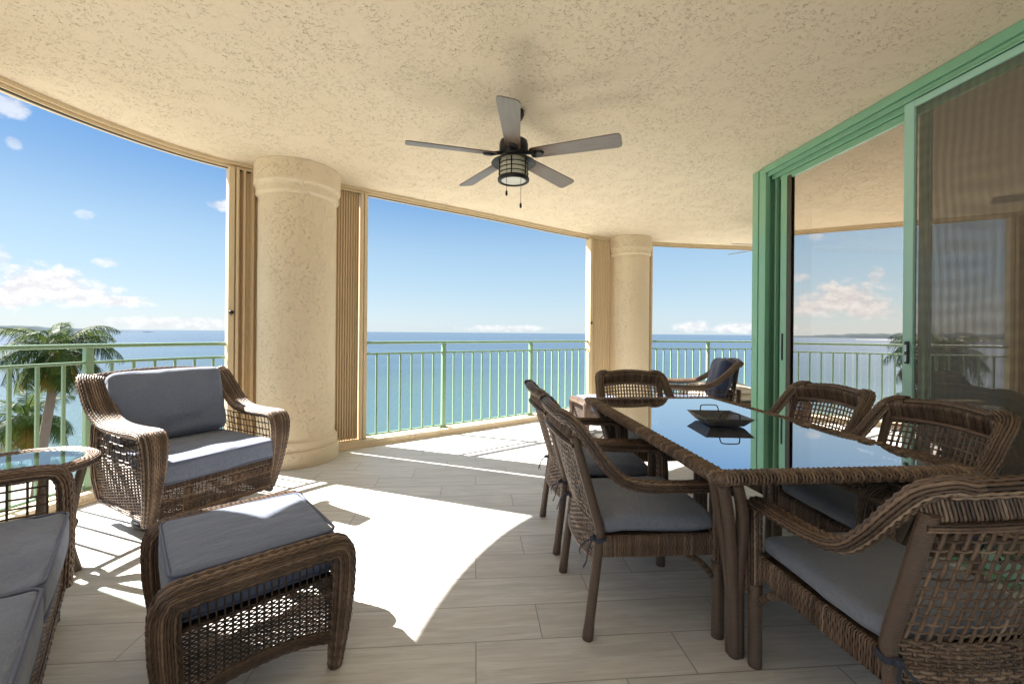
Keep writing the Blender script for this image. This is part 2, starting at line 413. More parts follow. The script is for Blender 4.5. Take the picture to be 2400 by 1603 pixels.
TANM = simple('tan_aluminium', (.68, .55, .36), .38, spec=.5, var=.05)
TAND = simple('dark_gap', (.06, .045, .03), .6)
GREEN = simple('green_rail_paint', (.21, .34, .215), .32, var=.04, coat=.2)
GREENF = simple('green_frame_paint', (.20, .42, .27), .28, var=.04, coat=.3)
GREENL = simple('pale_green_paint', (.33, .56, .46), .30, var=.03, coat=.2)
BLACK = simple('black_metal', (.014, .013, .014), .42, spec=.3)
DARKM = simple('dark_metal', (.05, .055, .06), .4, metal=.6)
CHROME = simple('steel', (.6, .6, .6), .25, metal=1.)
def rust():
    m, t, out = mat('tray_metal'); o = t.obj()
    n = t.noise(o, 18, 5, .65); n2 = t.noise(o, 70, 3)
    c = t.mix(n, rgb(.05, .055, .07), rgb(.17, .17, .18)); c = t.mix(t.m('MULTIPLY', t.ss(n2, .5, .8), .5), c, rgb(.30, .22, .13))
    principled(t, out, c, t.lin(n, .3, .7, .3, .55), t.bump(n, .2, .002), .7); return m
TRAYM = rust()

def floor_mat():
    m, t, out = mat('floor_tile'); P = t.pos(); X, Y, Z = t.sep(P)
    pit, Lg = .2136, .785
    v = t.m('DIVIDE', t.m('SUBTRACT', Y, 1.661), pit); row = t.m('FLOOR', v); fy = t.m('SUBTRACT', v, row)
    u = t.m('DIVIDE', t.m('SUBTRACT', t.m('SUBTRACT', X, .274), t.m('MULTIPLY', row, Lg / 3)), Lg); cell = t.m('FLOOR', u); fx = t.m('SUBTRACT', u, cell)
    dy = t.m('MULTIPLY', t.m('MINIMUM', fy, t.m('SUBTRACT', 1., fy)), pit); dx = t.m('MULTIPLY', t.m('MINIMUM', fx, t.m('SUBTRACT', 1., fx)), Lg)
    dd = t.m('MINIMUM', dx, dy)
    grout = t.m('SUBTRACT', 1., t.ss(dd, .0012, .0034))
    wn = t.n.new('ShaderNodeTexWhiteNoise'); wn.noise_dimensions = '2D'; t.set(wn.inputs['Vector'], t.comb(cell, row, 0.))
    rv = wn.outputs['Value']
    q = t.comb(t.m('ADD', X, t.m('MULTIPLY', rv, 37.)), t.m('ADD', Y, t.m('MULTIPLY', rv, 11.)), 0.)
    g1 = t.noise(t.map(q, (1.3, 11, 1)), 2.2, 6, .62, .6); g2 = t.noise(t.map(q, (2., 40, 1)), 2.5, 4, .6); g3 = t.noise(t.map(q, (1, 3, 1)), 1.6, 3)
    c = t.mix(t.ss(g1, .34, .68), rgb(.545, .535, .515), rgb(.72, .712, .695))
    c = t.mix(t.m('MULTIPLY', t.ss(g2, .48, .70), .55), c, rgb(.43, .40, .365))
    c = t.mix(t.m('MULTIPLY', t.ss(g3, .45, .8), .3), c, rgb(.58, .52, .44))
    c = t.mix(t.lin(rv, 0, 1, 0., .38), c, rgb(.50, .475, .44))
    c = t.mix(t.m('MULTIPLY', t.ss(t.noise(P, 1.3, 5, .65), .5, .75), .22), c, rgb(.42, .385, .34))
    c = t.mix(grout, c, rgb(.33, .31, .285))
    h = t.m('SUBTRACT', t.m('MULTIPLY', g1, .25), t.m('MULTIPLY', grout, 1.))
    principled(t, out, c, t.lin(g1, .3, .7, .42, .56), t.bump(h, .35, .003), 0, .4); return m
FLOORM = floor_mat()

def bladewood():
    m, t, out = mat('blade_wood'); o = t.obj(); X = t.sep(o)
    n = t.noise(t.map(o, (1.5, 14, 14)), 3, 5, .6)
    c = t.mix(n, rgb(.13, .115, .105), rgb(.27, .245, .225))
    inner = t.m('SUBTRACT', 1., t.ss(t.m('ADD', X[0], t.m('MULTIPLY', t.noise(t.map(o, (1, 8, 8)), 3, 3), .25)), .22, .52))
    st = t.m('MULTIPLY', inner, t.ss(t.noise(t.map(o, (1.5, 9, 9), loc=(2, 5, 1)), 3.5, 4), .3, .6))
    c = t.mix(inner, c, rgb(.20, .115, .06)); c = t.mix(st, c, rgb(.05, .026, .015))
    principled(t, out, c, .42, t.bump(n, .1, .002), 0, .4); return m
BLADEM = bladewood()
BLADEG = simple('grey_blade', (.38, .38, .38), .4)

def glass_mat(name, base_fac, tint, ior=1.6, rough=0.0, refl=(1, 1, 1)):
    m, t, out = mat(name)
    fr = t.n.new('ShaderNodeFresnel'); fr.inputs[0].default_value = ior
    f = t.m('ADD', base_fac, t.m('MULTIPLY', fr.outputs[0], 1 - base_fac), clamp=True)
    f = t.m('MULTIPLY', f, t.m('SUBTRACT', 1.0, t.n.new('ShaderNodeNewGeometry').outputs['Backfacing']))   # only the outer face mirrors
    tr = t.n.new('ShaderNodeBsdfTransparent'); tr.inputs[0].default_value = rgb(*tint)
    gl = t.n.new('ShaderNodeBsdfGlossy'); gl.inputs['Roughness'].default_value = rough; gl.inputs[0].default_value = rgb(*refl)
    mx = t.n.new('ShaderNodeMixShader'); t.set(mx.inputs[0], f); t.l.new(tr.outputs[0], mx.inputs[1]); t.l.new(gl.outputs[0], mx.inputs[2])
    t.l.new(mx.outputs[0], out.inputs[0]); return m
GLASS = glass_mat('door_glass', .70, (.42, .42, .40), 1.6, 0.0, (1.0, .925, .86))
TGLASS = glass_mat('table_glass', .72, (.42, .44, .45), 1.7)
SGLASS = glass_mat('side_table_glass', .12, (.75, .85, .85), 1.5)

def screen_mat():
    m, t, out = mat('screen_mesh'); P = t.sep(t.pos())
    wob = t.m('MULTIPLY', t.noise(t.pos(), 1.6, 2), .35)
    w1 = t.m('SINE', t.m('MULTIPLY', t.m('ADD', P[1], t.m('MULTIPLY', wob, .3)), 150))
    w2 = t.m('SINE', t.m('MULTIPLY', t.m('ADD', P[2], wob), 75))
    f = t.m('ADD', .58, t.m('ADD', t.m('MULTIPLY', w1, .05), t.m('MULTIPLY', w2, .035)))
    tr = t.n.new('ShaderNodeBsdfTransparent'); df = t.n.new('ShaderNodeBsdfDiffuse'); df.inputs[0].default_value = rgb(.16, .14, .115)
    mx = t.n.new('ShaderNodeMixShader'); t.set(mx.inputs[0], f); t.l.new(tr.outputs[0], mx.inputs[1]); t.l.new(df.outputs[0], mx.inputs[2])
    t.l.new(mx.outputs[0], out.inputs[0]); return m
SCREEN = screen_mat()
FROST = simple('frosted_shade', (.62, .58, .44), .35, var=.03)
LENS = simple('frosted_lens', (.70, .68, .60), .3, var=.02)
# ==SPLIT==
# ------------------------------------------------------------------ balcony outline
HC = 2.70
HPTS = [(-3.06, -3.2), (-3.08, -1.5), (-3.08, 0.4), (-3.04, 1.5), (-2.95, 2.25), (-2.80, 2.97), (-2.58, 3.50), (-2.30, 3.88), (-1.95, 4.15), (-1.30, 4.53),
        (-.60, 4.96), (.30, 5.50), (1.20, 6.08), (1.90, 6.46), (2.6, 6.70), (3.6, 6.83), (4.7, 6.87), (6.2, 6.87), (9, 6.87)]
HB = spath(HPTS, .05)
HS = np.concatenate([[0], np.cumsum(np.linalg.norm(np.diff(HB, axis=0), axis=1))])
HT = unit(np.gradient(HB, axis=0)); HN = np.stack([-HT[:, 1], HT[:, 0]], 1)      # outward
def hs(x, y): return HS[np.argmin(((HB - V([x, y])) ** 2).sum(1))]
def hp(s, off=0.):
    s = np.atleast_1d(V(s)); p = np.stack([np.interp(s, HS, HB[:, k]) for k in (0, 1)], 1)
    n = unit(np.stack([np.interp(s, HS, HN[:, k]) for k in (0, 1)], 1)); return p + n * np.asarray(off).reshape(-1, 1) if np.ndim(off) else p + n * off
def hang(s):
    n = np.stack([np.interp([s], HS, HN[:, k]) for k in (0, 1)], 1)[0]; return atan2(-n[0], n[1])  # rotation that brings +Y to the outward normal
def hpath(s0, s1, off, z, ds=.06):
    s = np.linspace(s0, s1, max(2, int((s1 - s0) / ds))); p = hp(s, off); return np.column_stack([p, np.full(len(p), z)])

outer = hp(np.linspace(0, HS[-1], 160), .22)
def slab(z0, z1):
    b = MB(); ring = [tuple(p) for p in outer] + [(9.2, -3.6), (-3.3, -3.6)]
    n = len(ring); vs = [(x, y, z0) for x, y in ring] + [(x, y, z1) for x, y in ring]
    b.add(vs, [(i, (i + 1) % n, n + (i + 1) % n, n + i) for i in range(n)], smooth=False, ngons=[list(range(n)), list(range(n, 2 * n))[::-1]])
    return b
structure(slab(-.25, 0.).build('balcony_floor', FLOORM))
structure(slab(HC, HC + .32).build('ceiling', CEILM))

# kerb under the railings
b = MB(); pr = V([(0, -.12), (.068, -.12), (.068, .06), (0, .06)])
b.tube(hpath(0, HS[-1], 0, .003), V([(.0, .075), (.0, -.11), (.066, -.11), (.066, .075)]), (0, 0, 1), smooth=False)
b.tube(hpath(0, HS[-1], -.085, .001), V([(.0, .012), (.0, -.012), (.016, -.012), (.016, .012)]), (0, 0, 1), smooth=False)
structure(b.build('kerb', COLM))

C1, C2, C0 = (-1.675, 4.187), (2.43, 6.58), (-2.97, 1.80)
def column(c, label, rb, rs):
    o = thing('round_column', label, 'column', (c[0], c[1], 0), group='round stucco columns')
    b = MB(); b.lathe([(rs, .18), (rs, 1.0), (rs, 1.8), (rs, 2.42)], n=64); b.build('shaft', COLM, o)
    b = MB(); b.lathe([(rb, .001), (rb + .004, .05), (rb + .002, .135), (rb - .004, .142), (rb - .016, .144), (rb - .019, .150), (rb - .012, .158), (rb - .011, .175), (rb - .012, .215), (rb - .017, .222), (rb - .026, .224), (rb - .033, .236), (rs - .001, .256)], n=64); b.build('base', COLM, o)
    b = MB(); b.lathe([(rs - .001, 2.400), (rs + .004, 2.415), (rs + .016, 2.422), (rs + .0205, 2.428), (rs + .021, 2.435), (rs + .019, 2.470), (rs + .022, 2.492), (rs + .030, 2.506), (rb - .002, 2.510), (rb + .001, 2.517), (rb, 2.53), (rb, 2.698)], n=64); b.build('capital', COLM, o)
    return o
column(C1, 'big round stucco column standing behind the wide wicker swivel chair', .367, .330)
column(C2, 'farther round stucco column behind the far end of the dining table', .330, .297)
column(C0, 'round stucco column at the left end of the balcony', .367, .330)

# header tracks, shutters, railings: one set per bay
sC1 = hs(*C1); sC2 = hs(*C2); sC0 = hs(*C0)
BAY = [(sC0 + .2, sC1 - .2), (sC1 + .2, sC2 - .2), (sC2 + .2, HS[-1] - .6), (.4, sC0 - .2)]
bayname = ['left bay beside the swivel chair', 'wide middle bay', 'right bay beyond the far column', 'bay behind the sofa']
for (s0, s1), nm in zip(BAY, bayname):
    o = thing('shutter_track', 'tan metal shutter track under the ceiling over the ' + nm, 'shutter track', (0, 0, 0), group='shutter tracks under the ceiling')
    b = MB(); b.tube(hpath(s0, s1, 0, HC - .001), V([(0, 0.02), (0, -.085), (-.050, -.085), (-.050, -.052), (-.040, -.050), (-.040, -.020), (-.026, -.018), (-.026, .02)]), (0, 0, 1), smooth=False)
    b.build('channel', TANM, o)
    b = MB(); b.tube(hpath(s0, s1, .005, HC - .034), V([(.004, -.012), (-.018, -.012), (-.018, -.003), (.004, -.003)]), (0, 0, 1), smooth=False); b.build('lip', TANM, o)
    b = MB(); b.tube(hpath(s0, s1, .03, HC - .046), V([(.006, -.026), (-.008, -.026), (-.008, -.006), (.006, -.006)]), (0, 0, 1), smooth=False); b.build('groove', TAND, o)

def rail_bay(s0, s1, post_s, label, first):
    o = thing('balcony_railing', label, 'railing', (0, 0, 0), group='green balcony railings')
    off = .03
    b = MB(); b.tube(hpath(s0, s1, off, 1.080), rrect(.030, .060, .010), (0, 0, 1)); b.build('top_rail', GREEN, o)
    b = MB(); b.tube(hpath(s0, s1, off, .962), rrect(.020, .030, .004), (0, 0, 1)); b.build('mid_rail', GREEN, o)
    b = MB(); b.tube(hpath(s0, s1, off, .098), rrect(.018, .030, .004), (0, 0, 1)); b.build('bottom_rail', GREEN, o)
    posts = []; pitch = .1338
    s = post_s
    while s < s1 - .05: posts.append(s); s += 10 * pitch
    s = post_s - 10 * pitch
    while s > s0 + .05: posts.append(s); s -= 10 * pitch
    for s in posts:
        p = hp(s, off)[0]; b = MB(); b.box((0, 0, .571), (.046, .046, .99), bev=.004)
        b.box((0, 0, .078), (.09, .07, .008)); q = b.build('post', GREEN, o); q.location = (p[0], p[1], 0); q.rotation_euler = (0, 0, hang(s))
    k0 = int(math.ceil((s0 - post_s) / pitch)); k1 = int((s1 - post_s) / pitch); proto = first.get('b')
    for k in range(k0, k1 + 1):
        if k % 10 == 0: continue
        s = post_s + k * pitch; p = hp(s, off)[0]
        if proto is None:
            b = MB(); b.box((0, 0, .53), (.018, .018, .848), bev=.002); q = proto = b.build('baluster', GREEN, o); first['b'] = q
        else: q = proto.copy(); COL.objects.link(q); q.parent = o
        q.location = (p[0], p[1], 0); q.rotation_euler = (0, 0, hang(s))
    return o
rb = {}
rail_bay(hs(-2.865, 2.63) + .02, hs(-2.20, 3.96) - .01, hs(-2.66, 3.26), 'pale green railing behind the swivel chair, palm seen through it', rb)
rail_bay(hs(-1.17, 4.62) + .02, hs(1.74, 6.38) - .012, hs(-.348, 5.10), 'pale green railing between the two round columns', rb)
rail_bay(hs(2.84, 6.77) + .01, BAY[2][1], hs(3.89, 6.85), 'pale green railing to the right of the farther column', rb)
rail_bay(BAY[3][0], BAY[3][1] - .1, hs(-3.08, .4), 'pale green railing behind the sofa at the left', rb)

ZB, ZT = .072, HC - .052
def accordion(label, s0, s1, folds, depth, post, off=.05, knob=0):
    """Folded accordion shutter standing in its track between s0 and s1."""
    o = thing('accordion_shutter', label, 'shutter', (0, 0, 0), group='tan accordion hurricane shutters')
    n = folds * 4 + 1; s = np.linspace(s0, s1, n); d = V([(-.5, -.42, .5, .42)[k % 4] for k in range(n)]) * depth
    inn = hp(s, off + d); outp = hp(s, off + d + .004)
    vs = np.concatenate([np.column_stack([inn, np.full(n, ZB)]), np.column_stack([inn, np.full(n, ZT)]), np.column_stack([outp, np.full(n, ZT)]), np.column_stack([outp, np.full(n, ZB)])])
    i = np.arange(n - 1); q = np.concatenate([np.stack([a * n + i, a * n + i + 1, c * n + i + 1, c * n + i], 1) for a, c in ((0, 1), (1, 2), (2, 3), (3, 0))])
    b = MB(); b.add(vs, q, smooth=False); b.build('slat_stack', TANM, o)
    for (sa, w, dp, oo) in post:
        p = hp(sa, off + oo)[0]; b = MB(); b.box((0, 0, (ZB + ZT) / 2), (w, dp, ZT - ZB), bev=.004)
        q = b.build('end_post', TANM, o); q.location = (p[0], p[1], 0); q.rotation_euler = (0, 0, hang(sa))
    sa, w, dp, oo = post[-1]; p = hp(sa, off + oo - dp / 2 - .012)[0]
    if knob:
        b = MB(); a = np.linspace(0, pi, 9); b.lathe([(.022 * sin(x), .018 * cos(x)) for x in a], (0, 0, 0), 16)
        q = b.build('lock_knob', BLACK, o); q.location = (p[0], p[1], knob)
    b = MB(); b.lathe([(.0, .006), (.007, .004), (.007, -.004), (0, -.006)], n=10); q = b.build('lock_pin', CHROME, o); p = hp(sa, off + oo - dp / 2 - .003)[0]; q.location = (p[0], p[1], 1.33)
    return o
a = hs(-1.40, 4.47); c = hs(-1.17, 4.62)
accordion('folded tan accordion shutter right of the big column', a - .06, c - .055, 10, .032, [(c - .03, .03, .10, 0), (c + .012, .035, .11, .01)], .03)
a = hs(-1.98, 4.12); c = hs(-2.20, 3.96)
accordion('narrow tan shutter stack left of the big column with a black knob', c + .045, a + .07, 4, .07, [(c + .065, .022, .12, -.01), (c + .02, .045, .13, .0)], .03, 1.36)
a = hs(2.08, 6.52); c = hs(1.74, 6.38)
accordion('folded tan shutter left of the farther column with a small knob', c + .06, a + .05, 8, .032, [(c + .04, .03, .10, 0), (c + .01, .03, .11, 0)], .03, 1.36)
a = hs(2.72, 6.74); c = hs(2.84, 6.77)
accordion('thin tan shutter edge right of the farther column', a - .04, c - .03, 2, .09, [(c - .01, .03, .10, 0)], .03)
a = hs(-2.90, 2.42); c = hs(-2.80, 2.72)
accordion('folded tan shutter beside the left end column', hs(-3.01, 1.9), hs(-2.865, 2.63) - .004, 8, .09, [(hs(-2.865, 2.63), .04, .11, 0)], .03)

# ------------------------------------------------------------------ the house: walls, room, sliding doors
DX = 2.62
def wallbox(name, x0, x1, y0, y1, z0, z1, m): 
    b = MB(); b.box(((x0 + x1) / 2, (y0 + y1) / 2, (z0 + z1) / 2), (x1 - x0, y1 - y0, z1 - z0)); return b.build(name, m)
ROOMW = simple('room_wall_paint', (.62, .50, .30), .8, var=.03)
ROOMF = simple('room_floor_tile', (.42, .38, .33), .35, var=.05)
ROOMC = simple('room_ceiling_paint', (.60, .52, .40), .85, var=.02)
structure(wallbox('room_floor', 2.70, 9.0, -3.4, 3.62, .004, .02, ROOMF))
structure(wallbox('room_ceiling', 2.80, 9.0, -3.4, 3.62, 2.62, 2.69, ROOMC))
structure(wallbox('room_wall', 6.4, 6.5, -3.4, 3.62, .02, 2.62, ROOMW))
# north wall of the room: window wall with two openings
def tagw(o, lab): return tag(o, lab, 'wall')
o = thing('house_wall', 'tan stucco house wall around the corner from the glass doors', 'wall', (0, 0, 0))
for (x0, x1, z0, z1) in ((2.60, 3.0, 0.003, 2.698), (5.2, 9.2, .003, 2.698), (3.0, 5.2, 2.40, 2.698), (3.0, 5.2, .003, .12)):
    b = MB(); b.box(((x0 + x1) / 2, 3.70, (z0 + z1) / 2), (x1 - x0, .14, z1 - z0)); b.build('wall_panel', WALLM, o)
b = MB()
for x in (3.03, 4.1, 5.17): b.box((x, 3.70, 1.26), (.05, .10, 2.27))
b.box((4.1, 3.70, 2.375), (2.1, .098, .04)); b.build('window_frame', GREENF, o)

door = thing('sliding_glass_door', 'green framed sliding glass door reflecting the sea, right of the table', 'door', (DX, 0, 0))
def dbox(b, x0, x1, y0, y1, z0, z1, bev=.003): b.box(((x0 + x1) / 2 - DX, (y0 + y1) / 2, (z0 + z1) / 2), (x1 - x0, y1 - y0, z1 - z0), bev=bev)
b = MB(); dbox(b, 2.565, 2.80, 3.695, 3.775, 0.002, 2.697); dbox(b, 2.572, 2.80, 3.625, 3.692, .002, 2.697); dbox(b, 2.555, 2.60, 3.580, 3.622, .002, 2.638)
dbox(b, 2.63, 2.66, 3.545, 3.565, .002, 2.60); dbox(b, 2.69, 2.72, 3.52, 3.56, .002, 2.60)
b.build('jamb', GREENF, door)
b = MB(); dbox(b, 2.556, 2.80, -3.2, 3.622, 2.642, 2.697); dbox(b, 2.575, 2.80, -3.2, 3.578, 2.618, 2.640); dbox(b, 2.566, 2.576, -3.2, 3.578, 2.600, 2.612)
dbox(b, 2.61, 2.625, -3.2, 3.578, 2.575, 2.617); dbox(b, 2.66, 2.672, -3.2, 3.578, 2.565, 2.617); dbox(b, 2.715, 2.80, -3.2, 3.578, 2.56, 2.617)
b.build('head_track', GREENF, door)
b = MB(); dbox(b, 2.555, 2.80, -3.2, 3.578, .002, .022); dbox(b, 2.61, 2.62, -3.2, 3.578, .022, .04); dbox(b, 2.67, 2.68, -3.2, 3.578, .022, .04); b.build('sill_track', GREENF, door)
b = MB(); dbox(b, 2.74, 2.80, 3.47, 3.62, .03, 2.56); b.build('track_recess', TAND, door)
def leaf(name, x, y0, y1, stile=.075, mt=GREENF):
    b = MB(); zt, zb = 2.575, .045
    dbox(b, x, x + .04, y1 - stile, y1, zb, zt); dbox(b, x, x + .04, y0, y0 + stile, zb, zt)
    dbox(b, x + .001, x + .039, y0 + stile, y1 - stile, zt - .05, zt - .001); dbox(b, x + .001, x + .039, y0 + stile, y1 - stile, zb + .001, zb + .09)
    lf = b.build('door_leaf', mt, door)
    b = MB(); dbox(b, x + .016, x + .024, y0 + stile - .01, y1 - stile + .01, zb + .08, zt - .04, bev=0); b.build('glass_pane', GLASS, lf)
    return lf
lf = leaf('a', 2.625, 1.20, 3.485)
b = MB(); dbox(b, 2.6245, 2.632, 3.36, 3.41, .07, 2.55); b.build('weather_strip', simple('bronze_strip', (.05, .04, .02), .4), lf)
b = MB(); dbox(b, 2.6215, 2.627, 3.440, 3.462, .985, 1.215); b.build('pull_handle', BLACK, lf)
leaf('b', 2.685, -1.3, 1.28); leaf('c', 2.625, -3.2, -1.25)

scr = thing('screen_door', 'sliding insect screen door with pale green frame and dark mesh', 'screen door', (2.58, 0, 0))
def sbox(b, x0, x1, y0, y1, z0, z1, bev=.003): b.box(((x0 + x1) / 2 - 2.58, (y0 + y1) / 2, (z0 + z1) / 2), (x1 - x0, y1 - y0, z1 - z0), bev=bev)
b = MB(); sbox(b, 2.578, 2.603, 2.315, 2.375, .03, 2.598); sbox(b, 2.578, 2.603, .98, 1.04, .03, 2.598); sbox(b, 2.579, 2.602, 1.04, 2.315, 2.558, 2.597); sbox(b, 2.579, 2.602, 1.04, 2.315, .031, .12)
b.build('screen_frame', GREENL, scr)
b = MB(); b.add([(2.592 - 2.58, 1.03, .11), (2.592 - 2.58, 2.32, .11), (2.592 - 2.58, 2.32, 2.565), (2.592 - 2.58, 1.03, 2.565)], [(0, 1, 2, 3)], smooth=False); b.build('mesh_screen', SCREEN, scr)
b = MB(); sbox(b, 2.566, 2.580, 2.330, 2.354, 1.035, 1.17, .005); h_ = b.build('latch', DARKM, scr)
b = MB(); sbox(b, 2.562, 2.568, 2.336, 2.348, 1.05, 1.09, .002); sbox(b, 2.562, 2.568, 2.336, 2.348, 1.11, 1.15, .002); b.build('latch_lever', CHROME, h_)

# ------------------------------------------------------------------ sea, shore, garden
ZG = -15.
def sea_mat():
    m, t, out = mat('sea_water'); P = t.pos(); X, Y, Z = t.sep(P)
    r = t.m('SQRT', t.m('ADD', t.m('MULTIPLY', X, X), t.m('MULTIPLY', Y, Y)))
    n = t.noise(t.map(P, (.010, .03, 1)), 1, 4); rn = t.m('MULTIPLY', r, t.m('ADD', .8, t.m('MULTIPLY', n, .4)))
    c = t.mix(t.ss(rn, 50, 230), rgb(.040, .080, .066), rgb(.013, .038, .054)); c = t.mix(t.ss(rn, 130, 700), c, rgb(.010, .028, .060))
    c = t.mix(t.m('MULTIPLY', t.ss(t.noise(t.map(P, (.0012, .012, 1), rot=(0, 0, .3)), 1, 3), .5, .62), .3), c, rgb(.03, .065, .10))
    w = t.m('ADD', t.noise(t.map(P, (.9, 1.6, 1), rot=(0, 0, .4)), 1, 4, .6), t.noise(t.map(P, (.06, .16, 1), rot=(0, 0, .3)), 1, 3))
    principled(t, out, c, .22, t.bump(w, .45, .4), 0, .5); return m
b = MB(); R_ = 30000
b.add([(-R_, -R_, ZG), (R_, -R_, ZG), (R_, R_, ZG), (-R_, R_, ZG)], [(0, 1, 2, 3)], smooth=False)
structure(b.build('sea', sea_mat()))
def patch(name, pts, z, m):
    b = MB(); P = spath(pts, 2.0, closed=True)[:-1]; n = len(P)
    vs = np.concatenate([np.column_stack([P, np.full(n, z)]), np.column_stack([P, np.full(n, z - .4)])])
    b.add(vs, [(i, n + i, n + (i + 1) % n, (i + 1) % n) for i in range(n)], smooth=False, ngons=[list(range(n))]); return structure(b.build(name, m))
SAND = simple('beach_sand', (.30, .28, .24), .9, spec=.2, var=.12, scale=.4)
LAWN = simple('lawn_grass', (.075, .17, .028), .9, spec=.2, var=.35, scale=.8)
PATHM = simple('garden_path', (.42, .39, .36), .8, var=.1, scale=.8)
patch('beach', [(-140, -60), (-120, 20), (-75, 38), (-52, 48), (-30, 50), (0, 52), (40, 50), (90, 44), (120, -60)], ZG + .35, SAND)
patch('lawn', [(-95, -10), (-74, 10), (-50, 26), (-38, 33), (-30, 33), (-31, 20), (-42, 2), (-70, -20)], ZG + .45, LAWN)
patch('garden_path', [(-62, 26), (-48, 33), (-38, 38), (-24, 41), (-24, 38.5), (-37, 35.5), (-46, 30.5), (-60, 23)], ZG + .50, PATHM)
# low shore on the horizon
def shore(name, pts, z, h, m, seed):
    b = MB(); P = spath(pts, 40.); n = len(P); L = np.linspace(0, 1, n)
    hh = V([h * (.65 + .35 * mnoise.noise((k * .35, seed, 0)) + .25 * mnoise.noise((k * 1.7, seed, 3))) for k in range(n)]) * np.clip((1 - L) * 9, .06, 1)
    N = unit(np.stack([-np.gradient(P[:, 1]), np.gradient(P[:, 0])], 1))
    vs = np.concatenate([np.column_stack([P - N * 60, np.full(n, z)]), np.column_stack([P - N * 25, z + hh * .8]), np.column_stack([P + N * 30, z + hh]), np.column_stack([P + N * 120, np.full(n, z)])])
    i = np.arange(n - 1); q = np.concatenate([np.stack([k * n + i, k * n + i + 1, (k + 1) * n + i + 1, (k + 1) * n + i], 1) for k in range(3)])
    b.add(vs, q[:, ::-1]); return structure(b.build(name, m))
def gp(px, d, z=ZG):
    v = pxdir(px, 780); return (v.x * d, v.y * d)
SHM = simple('far_shore_scrub', (.028, .045, .055), .95, var=.25, scale=.02, spec=.1)
shore('far_shore', [gp(-2600, 2600), gp(-900, 2500), gp(-200, 2600), gp(100, 2700), gp(343, 2850)], ZG, 62, SHM, 2)
shore('sand_spit', [gp(-2200, 900), gp(-600, 1150), gp(-150, 1400), gp(68, 1550)], ZG + .2, 4.5, SAND, 5)

# ------------------------------------------------------------------ palms and shrubs
def leaf_mat(name, a, b_, c_):
    m, t, out = mat(name); o = t.obj(); v = t.attr('rnd')[2]
    n = t.noise(o, 2.2, 3)
    c = t.mix(t.ss(v, .1, .75), rgb(*a), rgb(*b_)); c = t.mix(t.ss(v, .72, .95), c, rgb(*c_)); c = t.mix(t.m('MULTIPLY', n, .3), c, rgb(*a))
    p = t.n.new('ShaderNodeBsdfPrincipled'); t.set(p.inputs['Base Color'], c); p.inputs['Roughness'].default_value = .6; p.inputs['Specular IOR Level'].default_value = .12
    tl = t.n.new('ShaderNodeBsdfTranslucent'); t.set(tl.inputs[0], t.mix(.5, c, rgb(.16, .20, .02)))
    mx = t.n.new('ShaderNodeMixShader'); mx.inputs[0].default_value = .28; t.l.new(p.outputs[0], mx.inputs[1]); t.l.new(tl.outputs[0], mx.inputs[2]); t.l.new(mx.outputs[0], out.inputs[0])
    return m
PALML = leaf_mat('palm_leaf', (.008, .026, .006), (.030, .068, .012), (.22, .14, .03))
SHRUBL = leaf_mat('shrub_leaf', (.02, .06, .012), (.06, .14, .03), (.14, .22, .05))
BARK = simple('palm_bark', (.13, .10, .075), .9, var=.3, scale=5, bump=.6, bscale=9)
FIBRE = simple('palm_flower_fibre', (.26, .12, .025), .8, var=.3, scale=5)
